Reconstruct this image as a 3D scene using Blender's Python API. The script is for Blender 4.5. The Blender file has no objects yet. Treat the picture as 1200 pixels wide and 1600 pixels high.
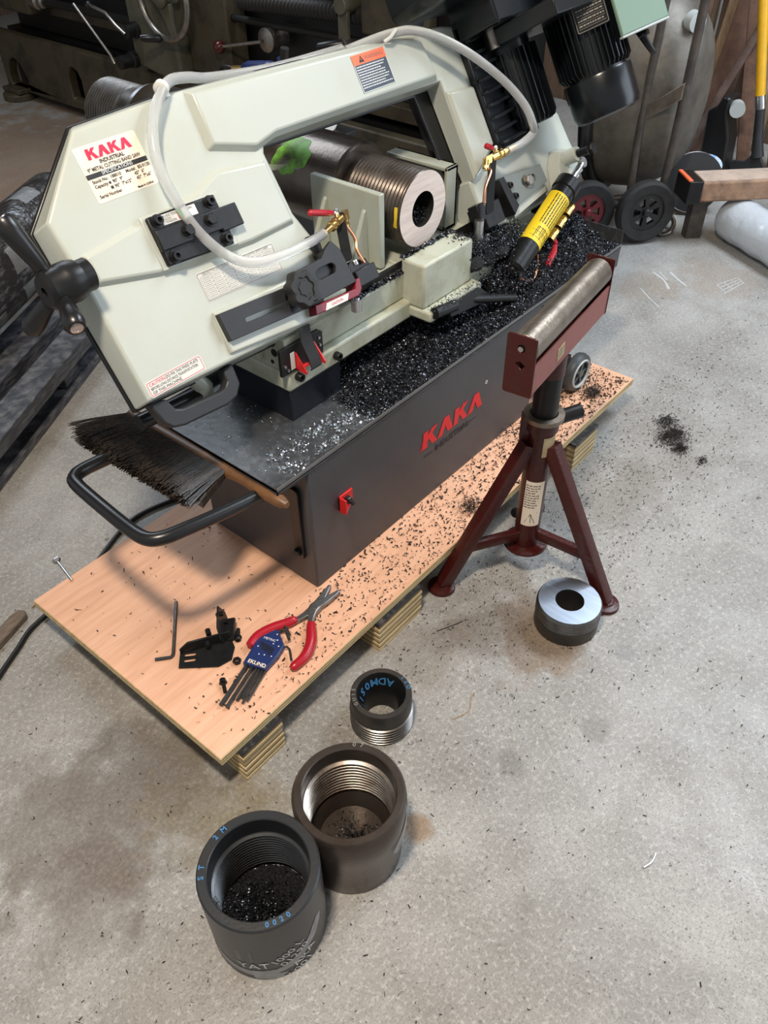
import bpy, bmesh, math, random
import numpy as np
from mathutils import Vector, Matrix

random.seed(7)
rng = np.random.default_rng(7)
scene = bpy.context.scene
C = scene.collection
PI = math.pi

# ---------------------------------------------------------------- camera
cam_data = bpy.data.cameras.new('camera')
cam_data.sensor_fit = 'AUTO'
cam_data.sensor_width = 36.0
cam_data.lens = 1280.0 / 1600.0 * 36.0
cam_data.clip_start = 0.02
cam = bpy.data.objects.new('camera', cam_data)
C.objects.link(cam)
cam.matrix_world = Matrix((
    (0.640374, 0.524142, -0.561424, 0.0),
    (-0.768006, 0.428024, -0.476406, 0.0),
    (-0.009402, 0.736255, 0.676639, 1.55),
    (0, 0, 0, 1)))
scene.camera = cam

# ---------------------------------------------------------------- light
world = bpy.data.worlds.new('world')
scene.world = world
world.use_nodes = True
bg = world.node_tree.nodes['Background']
bg.inputs['Color'].default_value = (0.92, 0.96, 1.0, 1)
bg.inputs['Strength'].default_value = 0.42


def area(name, loc, target, sx, sy, power, color):
    d = bpy.data.lights.new(name, 'AREA')
    d.shape = 'RECTANGLE'
    d.size, d.size_y = sx, sy
    d.energy = power
    d.color = color
    o = bpy.data.objects.new(name, d)
    C.objects.link(o)
    o.location = loc
    v = Vector(target) - Vector(loc)
    o.rotation_euler = v.to_track_quat('-Z', 'Y').to_euler()
    return o


area('roof_light', (0.02, 0.42, 3.1), (0.75, 1.05, 0.0), 0.26, 0.26, 84, (1.0, 0.87, 0.72))
area('rear_fill', (1.9, 3.6, 3.15), (1.7, 2.6, 0.0), 1.6, 1.2, 66, (0.80, 0.90, 1.0))  # added unseen lamp, placed to give the shaft top its highlight
area('overhead_fill', (3.4, 0.25, 3.15), (3.1, 0.4, 0.0), 1.6, 1.1, 125, (0.80, 0.90, 1.0))  # added unseen cool lamp, brightens the shaft top and right-hand floor
area('doorway_light', (4.0, -2.0, 1.9), (2.2, 0.9, 0.2), 2.6, 2.4, 70, (0.78, 0.88, 1.0))
vs = scene.view_settings
vs.view_transform = 'Standard'
vs.look = 'None'
vs.gamma = 1.0
vs.use_curve_mapping = False
vs.exposure = 0.0

# ---------------------------------------------------------------- materials


def nt(m):
    m.use_nodes = True
    n = m.node_tree.nodes
    return n, m.node_tree.links, n['Principled BSDF']


def mat(name, col, rough=0.5, metal=0.0, var=0.0, scale=20.0, col2=None, bump=0.0, bscale=60.0,
        stretch=None, thr=(0.35, 0.7), rvar=0.0, spec=None, detail=6.0):
    m = bpy.data.materials.new(name)
    n, l, p = nt(m)
    p.inputs['Base Color'].default_value = (*col, 1)
    p.inputs['Roughness'].default_value = rough
    p.inputs['Metallic'].default_value = metal
    if spec is not None:
        p.inputs['Specular IOR Level'].default_value = spec
    tc = n.new('ShaderNodeTexCoord')
    src = tc.outputs['Object']
    if stretch:
        mp = n.new('ShaderNodeMapping')
        mp.inputs['Scale'].default_value = stretch
        l.new(src, mp.inputs['Vector'])
        src = mp.outputs['Vector']
    if col2 is None and var:
        col2 = tuple(max(0, c * (1 - var)) for c in col)
    if col2 is not None:
        t = n.new('ShaderNodeTexNoise')
        t.inputs['Scale'].default_value = scale
        t.inputs['Detail'].default_value = detail
        t.inputs['Roughness'].default_value = 0.65
        l.new(src, t.inputs['Vector'])
        r = n.new('ShaderNodeMapRange')
        r.inputs['From Min'].default_value = thr[0]
        r.inputs['From Max'].default_value = thr[1]
        l.new(t.outputs['Fac'], r.inputs['Value'])
        mx = n.new('ShaderNodeMix')
        mx.data_type = 'RGBA'
        mx.inputs[6].default_value = (*col, 1)
        mx.inputs[7].default_value = (*col2, 1)
        l.new(r.outputs['Result'], mx.inputs[0])
        l.new(mx.outputs[2], p.inputs['Base Color'])
        if rvar:
            rr = n.new('ShaderNodeMapRange')
            rr.inputs['To Min'].default_value = rough - rvar
            rr.inputs['To Max'].default_value = rough + rvar
            l.new(t.outputs['Fac'], rr.inputs['Value'])
            l.new(rr.outputs['Result'], p.inputs['Roughness'])
    if bump:
        t2 = n.new('ShaderNodeTexNoise')
        t2.inputs['Scale'].default_value = bscale
        t2.inputs['Detail'].default_value = 5
        l.new(src, t2.inputs['Vector'])
        b = n.new('ShaderNodeBump')
        b.inputs['Strength'].default_value = bump
        b.inputs['Distance'].default_value = 0.01
        l.new(t2.outputs['Fac'], b.inputs['Height'])
        l.new(b.outputs['Normal'], p.inputs['Normal'])
    return m


M = {}
M['cream'] = mat('cream_paint', (0.475, 0.505, 0.455), 0.28, col2=(0.45, 0.46, 0.385), scale=5, thr=(0.45, 0.8), bump=0.04, bscale=40)
M['bedpaint'] = mat('bed_paint', (0.47, 0.49, 0.395), 0.4, col2=(0.30, 0.28, 0.18), scale=14, thr=(0.48, 0.80), bump=0.06)
M['plate_paint'] = mat('jaw_paint', (0.40, 0.43, 0.38), 0.36, col2=(0.36, 0.35, 0.24), scale=12, thr=(0.45, 0.8))
M['cabinet'] = mat('cabinet_paint', (0.058, 0.060, 0.066), 0.42, var=0.2, scale=8, bump=0.03, bscale=150)
M['tray'] = mat('tray_paint', (0.04, 0.042, 0.046), 0.33, col2=(0.10, 0.11, 0.12), scale=60, thr=(0.5, 0.75), bump=0.05)
M['navy'] = mat('navy_black_paint', (0.012, 0.014, 0.022), 0.33, var=0.3)
M['black'] = mat('black_paint', (0.012, 0.012, 0.013), 0.3, var=0.3)
M['blackox'] = mat('black_oxide', (0.012, 0.012, 0.013), 0.36, var=0.4, scale=60, bump=0.05, spec=0.35)
M['greyblack'] = mat('graphite_plate', (0.030, 0.031, 0.034), 0.42, var=0.2, spec=0.35)
M['motor'] = mat('motor_black', (0.006, 0.008, 0.010), 0.26, var=0.3)
M['greenpaint'] = mat('terminal_green', (0.17, 0.26, 0.195), 0.35)
M['steel'] = mat('machined_steel', (0.62, 0.62, 0.63), 0.28, 1.0, var=0.15, scale=80)
M['zinc'] = mat('zinc_plate', (0.70, 0.70, 0.72), 0.3, 1.0, var=0.2, scale=90)
M['brass'] = mat('brass', (0.80, 0.52, 0.18), 0.25, 1.0, var=0.25, scale=60)
M['copper'] = mat('copper', (0.80, 0.36, 0.19), 0.3, 1.0, var=0.3, scale=60)
M['redplastic'] = mat('red_plastic', (0.40, 0.010, 0.022), 0.3)
M['redpaint'] = mat('red_paint', (0.62, 0.02, 0.02), 0.35)
M['maroon'] = mat('maroon_guard', (0.20, 0.008, 0.02), 0.35)
M['yellow'] = mat('yellow_label', (0.86, 0.62, 0.02), 0.4)
M['label'] = mat('cream_label', (0.83, 0.72, 0.58), 0.45, col2=(0.78, 0.60, 0.45), scale=14, thr=(0.5, 0.8))
M['whitelabel'] = mat('white_label', (0.72, 0.71, 0.66), 0.4, col2=(0.62, 0.62, 0.58), scale=10)
M['ink'] = mat('black_ink', (0.02, 0.02, 0.022), 0.6)
M['greyink'] = mat('grey_ink', (0.16, 0.15, 0.14), 0.6)
M['redink'] = mat('red_ink', (0.60, 0.01, 0.06), 0.5)
M['logored'] = mat('logo_red', (0.72, 0.012, 0.018), 0.45)
M['orange'] = mat('orange_band', (0.90, 0.16, 0.06), 0.5)
M['bluegrey'] = mat('slate_print', (0.05, 0.07, 0.10), 0.5)
M['whiteink'] = mat('white_ink', (0.75, 0.76, 0.76), 0.5)
M['greenink'] = mat('green_ink', (0.10, 0.42, 0.14), 0.5)
M['wheelgrey'] = mat('grey_rubber', (0.055, 0.062, 0.068), 0.45, var=0.3)
M['hubgrey'] = mat('hub_grey', (0.42, 0.45, 0.44), 0.4)
M['rubber'] = mat('black_rubber', (0.025, 0.024, 0.023), 0.8, var=0.4, bump=0.15)
M['darkplastic'] = mat('dark_plastic', (0.020, 0.019, 0.019), 0.5, spec=0.4)
M['rust_red'] = mat('worn_red_paint', (0.050, 0.005, 0.004), 0.34, col2=(0.045, 0.016, 0.011), scale=35, thr=(0.5, 0.75), bump=0.15, bscale=120)
M['litred'] = mat('lit_red_paint', (0.30, 0.085, 0.068), 0.42, col2=(0.18, 0.07, 0.055), scale=40, thr=(0.5, 0.8), bump=0.1)  # paler copy of the stand red: light on the channel put into colour
M['rollersteel'] = mat('brown_roller_steel', (0.30, 0.255, 0.205), 0.36, 0.85, col2=(0.13, 0.105, 0.085), scale=14, thr=(0.4, 0.75), bump=0.08, bscale=120)
M['darksteel'] = mat('dark_steel', (0.045, 0.042, 0.040), 0.42, 0.55, col2=(0.11, 0.085, 0.062), scale=9, thr=(0.4, 0.75), bump=0.06, bscale=150)
M['brownsteel'] = mat('brown_mill_scale', (0.15, 0.128, 0.11), 0.28, 0.7, col2=(0.085, 0.060, 0.045), scale=9, thr=(0.35, 0.7), bump=0.05, bscale=100)
M['blueblack'] = mat('blue_black_steel', (0.046, 0.050, 0.056), 0.34, 0.5, col2=(0.050, 0.046, 0.042), scale=10, thr=(0.4, 0.75), bump=0.05, bscale=150)
M['brightthread'] = mat('bright_thread_steel', (0.55, 0.50, 0.44), 0.28, 0.95, col2=(0.22, 0.13, 0.08), scale=22, thr=(0.42, 0.7))
M['ringthread'] = mat('ring_thread_steel', (0.22, 0.21, 0.20), 0.3, 0.9, col2=(0.12, 0.11, 0.10), scale=30)
M['greythread'] = mat('oiled_thread_steel', (0.085, 0.090, 0.095), 0.32, 0.7, col2=(0.05, 0.05, 0.05), scale=20)
M['brownthread'] = mat('brown_thread_steel', (0.11, 0.092, 0.08), 0.33, 0.6, col2=(0.055, 0.04, 0.03), scale=20, thr=(0.4, 0.7))
M['cutface'] = mat('fresh_cut_face', (0.86, 0.76, 0.70), 0.5, 0.1, col2=(0.68, 0.56, 0.51), scale=6, stretch=(2, 2, 26), thr=(0.35, 0.7))
M['cutblue'] = mat('fresh_cut_ring_face', (0.40, 0.45, 0.53), 0.30, 0.9, col2=(0.30, 0.34, 0.41), scale=5, stretch=(24, 2, 2), thr=(0.35, 0.7))
M['bore'] = mat('dark_bore', (0.02, 0.019, 0.018), 0.5, 0.3, var=0.4)
M['lathe'] = mat('oily_lathe_paint', (0.058, 0.046, 0.026), 0.5, col2=(0.014, 0.011, 0.008), scale=7, thr=(0.45, 0.72), bump=0.15, bscale=30)
M['lathelight'] = mat('apron_paint', (0.085, 0.082, 0.056), 0.42, col2=(0.04, 0.036, 0.024), scale=9, thr=(0.45, 0.75), bump=0.1, bscale=30)
M['lathedark'] = mat('lathe_dark', (0.006, 0.006, 0.006), 0.5, var=0.5)
M['oldsteel'] = mat('old_polished_steel', (0.38, 0.35, 0.31), 0.35, 0.95, var=0.4, scale=40)
M['brownball'] = mat('brown_ball', (0.06, 0.010, 0.007), 0.2)
M['pallet'] = mat('dark_stained_timber', (0.045, 0.047, 0.058), 0.42, col2=(0.22, 0.22, 0.23), scale=6, stretch=(3, 3, 24), thr=(0.45, 0.75), bump=0.35, bscale=10)
M['timber'] = mat('weathered_timber', (0.33, 0.20, 0.125), 0.7, col2=(0.15, 0.09, 0.06), scale=14, thr=(0.4, 0.7), bump=0.5, bscale=30)
M['timbertop'] = mat('grey_timber_top', (0.50, 0.38, 0.30), 0.7, col2=(0.32, 0.25, 0.21), scale=10, thr=(0.4, 0.7), bump=0.3, bscale=30)
M['bristle'] = mat('brown_black_bristle', (0.045, 0.033, 0.024), 0.38, col2=(0.012, 0.009, 0.007), scale=160, thr=(0.4, 0.6))
M['brushwood'] = mat('brush_handle_wood', (0.19, 0.085, 0.03), 0.4, col2=(0.06, 0.03, 0.014), scale=8, thr=(0.4, 0.7))
M['bluesleeve'] = mat('blue_plastic', (0.016, 0.030, 0.115), 0.35)
M['keysteel'] = mat('hex_key_steel', (0.10, 0.095, 0.09), 0.4, 0.7, var=0.4, scale=80)
M['pliersteel'] = mat('plier_steel', (0.33, 0.32, 0.31), 0.35, 0.9, var=0.3, scale=60)
M['chip'] = mat('steel_swarf', (0.13, 0.14, 0.165), 0.32, 0.85, col2=(0.03, 0.032, 0.036), scale=90, thr=(0.42, 0.58))
M['chipbase'] = mat('swarf_mass', (0.012, 0.012, 0.014), 0.55, 0.2, col2=(0.04, 0.042, 0.05), scale=260, thr=(0.5, 0.6), bump=1.0, bscale=300)
M['flake'] = mat('bright_flake', (0.62, 0.68, 0.74), 0.25, 0.8)
M['grit'] = mat('dark_grit', (0.028, 0.023, 0.02), 0.7)
M['pale_grit'] = mat('pale_grit', (0.50, 0.47, 0.42), 0.8)
M['cable'] = mat('black_cable', (0.012, 0.012, 0.013), 0.4)
M['bluemark'] = mat('blue_paint_marker', (0.04, 0.17, 0.36), 0.6)
M['chalk'] = mat('white_paint_marker', (0.66, 0.65, 0.62), 0.7)
M['chalksmear'] = mat('grey_spray', (0.40, 0.39, 0.38), 0.6, col2=(0.22, 0.21, 0.20), scale=30)
M['greenspray'] = mat('green_spray', (0.19, 0.50, 0.055), 0.42, 0.1, col2=(0.12, 0.24, 0.05), scale=26, thr=(0.50, 0.66))
M['yellowmark'] = mat('yellow_marker', (0.72, 0.50, 0.03), 0.5)
M['yellowfibre'] = mat('yellow_handle', (0.80, 0.42, 0.015), 0.4, col2=(0.65, 0.36, 0.02), scale=20)
M['drum'] = mat('old_galvanised', (0.155, 0.14, 0.118), 0.5, 0.3, col2=(0.06, 0.053, 0.045), scale=6, thr=(0.4, 0.7), bump=0.1)
M['tubedark'] = mat('dark_frame_tube', (0.055, 0.05, 0.046), 0.45, 0.3, col2=(0.12, 0.10, 0.085), scale=20)
M['rustybar'] = mat('rusty_bar', (0.16, 0.085, 0.055), 0.7, col2=(0.085, 0.045, 0.032), scale=16, thr=(0.4, 0.7), bump=0.2)
M['rustypipe'] = mat('rusty_pipe', (0.22, 0.155, 0.135), 0.55, col2=(0.12, 0.075, 0.06), scale=16)
M['wallwood'] = mat('shed_wall_board', (0.15, 0.09, 0.055), 0.8, col2=(0.06, 0.037, 0.025), scale=6, stretch=(12, 12, 1), thr=(0.35, 0.7), bump=0.4, bscale=10)
M['palewood'] = mat('pale_rough_plank', (0.42, 0.30, 0.19), 0.75, col2=(0.22, 0.145, 0.09), scale=6, stretch=(14, 14, 1.2), thr=(0.4, 0.7), bump=0.3, bscale=14)
M['tapepaper'] = mat('masking_tape', (0.50, 0.40, 0.24), 0.7, col2=(0.40, 0.30, 0.16), scale=30)
M['amber'] = mat('amber_inhibitor', (0.65, 0.65, 0.66), 0.4)


def soften(m, scale, lo, hi):
    n, l, p = nt(m)
    tc = n.new('ShaderNodeTexCoord')
    t = n.new('ShaderNodeTexNoise')
    t.inputs['Scale'].default_value = scale
    t.inputs['Detail'].default_value = 6
    l.new(tc.outputs['Object'], t.inputs['Vector'])
    r = n.new('ShaderNodeMapRange')
    r.inputs['From Min'].default_value = lo
    r.inputs['From Max'].default_value = hi
    l.new(t.outputs['Fac'], r.inputs['Value'])
    l.new(r.outputs['Result'], p.inputs['Alpha'])


soften(M['greenspray'], 16, 0.30, 0.50)


def mat_wrap():
    m = bpy.data.materials.new('clear_plastic_film')
    n, l, p = nt(m)
    p.inputs['Base Color'].default_value = (0.66, 0.71, 0.76, 1)
    p.inputs['Roughness'].default_value = 0.10
    p.inputs['Transmission Weight'].default_value = 0.25
    tc = n.new('ShaderNodeTexCoord')
    t = n.new('ShaderNodeTexNoise')
    t.inputs['Scale'].default_value = 26
    t.inputs['Detail'].default_value = 4
    l.new(tc.outputs['Object'], t.inputs['Vector'])
    b = n.new('ShaderNodeBump')
    b.inputs['Strength'].default_value = 0.5
    b.inputs['Distance'].default_value = 0.01
    l.new(t.outputs['Fac'], b.inputs['Height'])
    l.new(b.outputs['Normal'], p.inputs['Normal'])
    return m


def mat_hose():
    m = bpy.data.materials.new('clear_hose')
    n, l, p = nt(m)
    p.inputs['Base Color'].default_value = (0.93, 0.94, 0.93, 1)
    p.inputs['Roughness'].default_value = 0.12
    p.inputs['Transmission Weight'].default_value = 0.72
    p.inputs['IOR'].default_value = 1.25
    return m


def mat_wrapped_pipe():
    m = mat('film_wrapped_pipe', (0.10, 0.095, 0.095), 0.16, 0.7, col2=(0.55, 0.58, 0.62), scale=5, stretch=(3, 3, 9), thr=(0.5, 0.72), bump=0.5, bscale=22)
    return m


M['wrap'] = mat_wrap()
M['film'] = mat('loose_film', (0.75, 0.79, 0.83), 0.12, bump=0.6, bscale=24)
M['film'].node_tree.nodes['Principled BSDF'].inputs['Alpha'].default_value = 0.28
M['hose'] = mat_hose()
M['wrapped'] = mat_wrapped_pipe()


def mat_concrete():
    m = bpy.data.materials.new('stained_concrete')
    n, l, p = nt(m)
    tc = n.new('ShaderNodeTexCoord')
    co = tc.outputs['Object']

    def noise(s, det=6, rough=0.6, vec=co):
        t = n.new('ShaderNodeTexNoise')
        t.inputs['Scale'].default_value = s
        t.inputs['Detail'].default_value = det
        t.inputs['Roughness'].default_value = rough
        l.new(vec, t.inputs['Vector'])
        return t.outputs['Fac']

    def rng_(v, a, b, c=0.0, d=1.0):
        r = n.new('ShaderNodeMapRange')
        r.inputs['From Min'].default_value = a
        r.inputs['From Max'].default_value = b
        r.inputs['To Min'].default_value = c
        r.inputs['To Max'].default_value = d
        l.new(v, r.inputs['Value'])
        return r.outputs['Result']

    def mix(f, a, b):
        x = n.new('ShaderNodeMix')
        x.data_type = 'RGBA'
        if isinstance(f, float):
            x.inputs[0].default_value = f
        else:
            l.new(f, x.inputs[0])
        for i, v in ((6, a), (7, b)):
            if isinstance(v, tuple):
                x.inputs[i].default_value = (*v, 1)
            else:
                l.new(v, x.inputs[i])
        return x.outputs[2]

    def math_(op, a, b):
        x = n.new('ShaderNodeMath')
        x.operation = op
        for i, v in ((0, a), (1, b)):
            if isinstance(v, float):
                x.inputs[i].default_value = v
            else:
                l.new(v, x.inputs[i])
        return x.outputs[0]

    c = mix(rng_(noise(1.8), 0.35, 0.65), (0.26, 0.248, 0.228), (0.40, 0.387, 0.365))
    c = mix(rng_(noise(6, 9, 0.75), 0.44, 0.72, 0.0, 0.85), c, (0.20, 0.185, 0.165))
    c = mix(rng_(noise(95, 8, 0.75), 0.50, 0.68, 0.0, 0.8), c, (0.56, 0.545, 0.515))
    c = mix(rng_(noise(230, 6, 0.7), 0.52, 0.64, 0.0, 0.8), c, (0.15, 0.14, 0.125))
    vo = n.new('ShaderNodeTexVoronoi')
    vo.inputs['Scale'].default_value = 11.0
    l.new(co, vo.inputs['Vector'])
    vr = n.new('ShaderNodeSeparateColor')
    l.new(vo.outputs['Color'], vr.inputs[0])
    lim = rng_(vr.outputs[0], 0.45, 1.0, -0.02, 0.085)
    dot = rng_(math_('SUBTRACT', lim, math_('ADD', vo.outputs['Distance'], math_('MULTIPLY', rng_(noise(60, 3), 0.3, 0.7, -1.0, 1.0), 0.02))), 0.0, 0.02, 0.0, 0.72)
    c = mix(dot, c, (0.085, 0.082, 0.075))
    vo2 = n.new('ShaderNodeTexVoronoi')
    vo2.inputs['Scale'].default_value = 55.0
    l.new(co, vo2.inputs['Vector'])
    vr2 = n.new('ShaderNodeSeparateColor')
    l.new(vo2.outputs['Color'], vr2.inputs[0])
    lim2 = rng_(vr2.outputs[1], 0.55, 1.0, -0.02, 0.20)
    dot2 = rng_(math_('SUBTRACT', lim2, vo2.outputs['Distance']), 0.0, 0.06, 0.0, 0.65)
    c = mix(dot2, c, (0.11, 0.105, 0.095))
    # oil and rust stains where they lie on the slab: (x, y, radius, colour, strength)
    stains = [(0.32, 0.93, 0.20, (0.105, 0.085, 0.066), 0.60), (0.19, 0.99, 0.18, (0.13, 0.105, 0.085), 0.55),
              (0.36, 0.80, 0.13, (0.16, 0.13, 0.08), 0.55), (0.12, 0.86, 0.14, (0.14, 0.115, 0.095), 0.5),
              (0.43, 0.72, 0.10, (0.19, 0.15, 0.09), 0.4),
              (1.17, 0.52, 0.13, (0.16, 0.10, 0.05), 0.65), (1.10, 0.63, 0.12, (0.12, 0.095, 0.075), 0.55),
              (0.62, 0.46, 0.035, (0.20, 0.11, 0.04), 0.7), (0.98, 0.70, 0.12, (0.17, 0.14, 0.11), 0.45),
              (1.75, 0.70, 0.20, (0.17, 0.145, 0.12), 0.45), (2.03, 0.60, 0.16, (0.20, 0.18, 0.16), 0.35),
              (2.2, 4.2, 1.3, (0.20, 0.125, 0.075), 0.7), (1.6, 3.4, 0.9, (0.22, 0.14, 0.09), 0.6),
              (3.2, 0.93, 0.18, (0.26, 0.21, 0.17), 0.5), (2.95, 1.15, 0.14, (0.25, 0.19, 0.14), 0.4),
              (0.86, 0.39, 0.035, (0.13, 0.12, 0.11), 0.5), (1.04, 0.29, 0.03, (0.15, 0.135, 0.12), 0.5),
              (1.27, 0.34, 0.03, (0.15, 0.14, 0.13), 0.45), (0.63, 0.21, 0.03, (0.15, 0.14, 0.12), 0.45)]
    sep = n.new('ShaderNodeSeparateXYZ')
    l.new(co, sep.inputs[0])
    wob = rng_(noise(9, 5), 0.3, 0.7, -0.55, 0.55)
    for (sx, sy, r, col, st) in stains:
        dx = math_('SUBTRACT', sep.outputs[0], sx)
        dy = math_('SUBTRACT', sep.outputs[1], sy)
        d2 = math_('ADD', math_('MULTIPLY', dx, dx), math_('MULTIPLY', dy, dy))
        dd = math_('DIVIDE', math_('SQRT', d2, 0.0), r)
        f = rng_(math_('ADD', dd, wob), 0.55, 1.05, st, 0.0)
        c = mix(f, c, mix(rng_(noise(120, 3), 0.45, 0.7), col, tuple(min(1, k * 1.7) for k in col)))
    # pale scratches
    mp = n.new('ShaderNodeMapping')
    mp.inputs['Rotation'].default_value = (0, 0, 0.7)
    mp.inputs['Scale'].default_value = (4, 60, 4)
    l.new(co, mp.inputs['Vector'])
    c = mix(rng_(noise(2.0, 3, 0.6, mp.outputs['Vector']), 0.70, 0.80, 0.0, 0.5), c, (0.62, 0.61, 0.58))
    l.new(c, p.inputs['Base Color'])
    l.new(rng_(noise(5), 0.3, 0.7, 0.30, 0.52), p.inputs['Roughness'])
    b = n.new('ShaderNodeBump')
    b.inputs['Strength'].default_value = 0.18
    b.inputs['Distance'].default_value = 0.004
    l.new(math_('ADD', noise(60, 6), math_('MULTIPLY', noise(240, 3), 0.5)), b.inputs['Height'])
    l.new(b.outputs['Normal'], p.inputs['Normal'])
    return m


def mat_ply(name, a, b2, stripe=False):
    m = bpy.data.materials.new(name)
    n, l, p = nt(m)
    tc = n.new('ShaderNodeTexCoord')
    mp = n.new('ShaderNodeMapping')
    mp.inputs['Scale'].default_value = (1.5, 16, 16)
    l.new(tc.outputs['Object'], mp.inputs['Vector'])
    t = n.new('ShaderNodeTexNoise')
    t.inputs['Scale'].default_value = 5
    t.inputs['Detail'].default_value = 8
    l.new(mp.outputs['Vector'], t.inputs['Vector'])
    r = n.new('ShaderNodeMapRange')
    r.inputs['From Min'].default_value = 0.35
    r.inputs['From Max'].default_value = 0.7
    l.new(t.outputs['Fac'], r.inputs['Value'])
    mx = n.new('ShaderNodeMix')
    mx.data_type = 'RGBA'
    mx.inputs[6].default_value = (*a, 1)
    mx.inputs[7].default_value = (*b2, 1)
    l.new(r.outputs['Result'], mx.inputs[0])
    t2 = n.new('ShaderNodeTexNoise')
    t2.inputs['Scale'].default_value = 3.5
    t2.inputs['Detail'].default_value = 4
    l.new(tc.outputs['Object'], t2.inputs['Vector'])
    r2 = n.new('ShaderNodeMapRange')
    r2.inputs['From Min'].default_value = 0.52
    r2.inputs['From Max'].default_value = 0.75
    r2.inputs['To Max'].default_value = 0.5
    l.new(t2.outputs['Fac'], r2.inputs['Value'])
    m2 = n.new('ShaderNodeMix')
    m2.data_type = 'RGBA'
    l.new(r2.outputs['Result'], m2.inputs[0])
    l.new(mx.outputs[2], m2.inputs[6])
    m2.inputs[7].default_value = (*(k * 0.72 for k in b2), 1)
    l.new(m2.outputs[2], p.inputs['Base Color'])
    p.inputs['Roughness'].default_value = 0.55
    return m


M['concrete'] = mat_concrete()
M['plytop'] = mat_ply('plywood_face', (0.80, 0.47, 0.31), (0.68, 0.37, 0.23))
M['plyedge'] = mat_ply('plywood_edge', (0.66, 0.52, 0.29), (0.47, 0.34, 0.17))
M['plyedged'] = mat_ply('plywood_edge_dark', (0.40, 0.28, 0.14), (0.24, 0.15, 0.07))
M['filmface'] = mat('film_faced_black', (0.015, 0.015, 0.016), 0.4, col2=(0.10, 0.09, 0.08), scale=60, thr=(0.5, 0.65))

# ---------------------------------------------------------------- mesh helpers
ROOTLOC = {}


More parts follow.
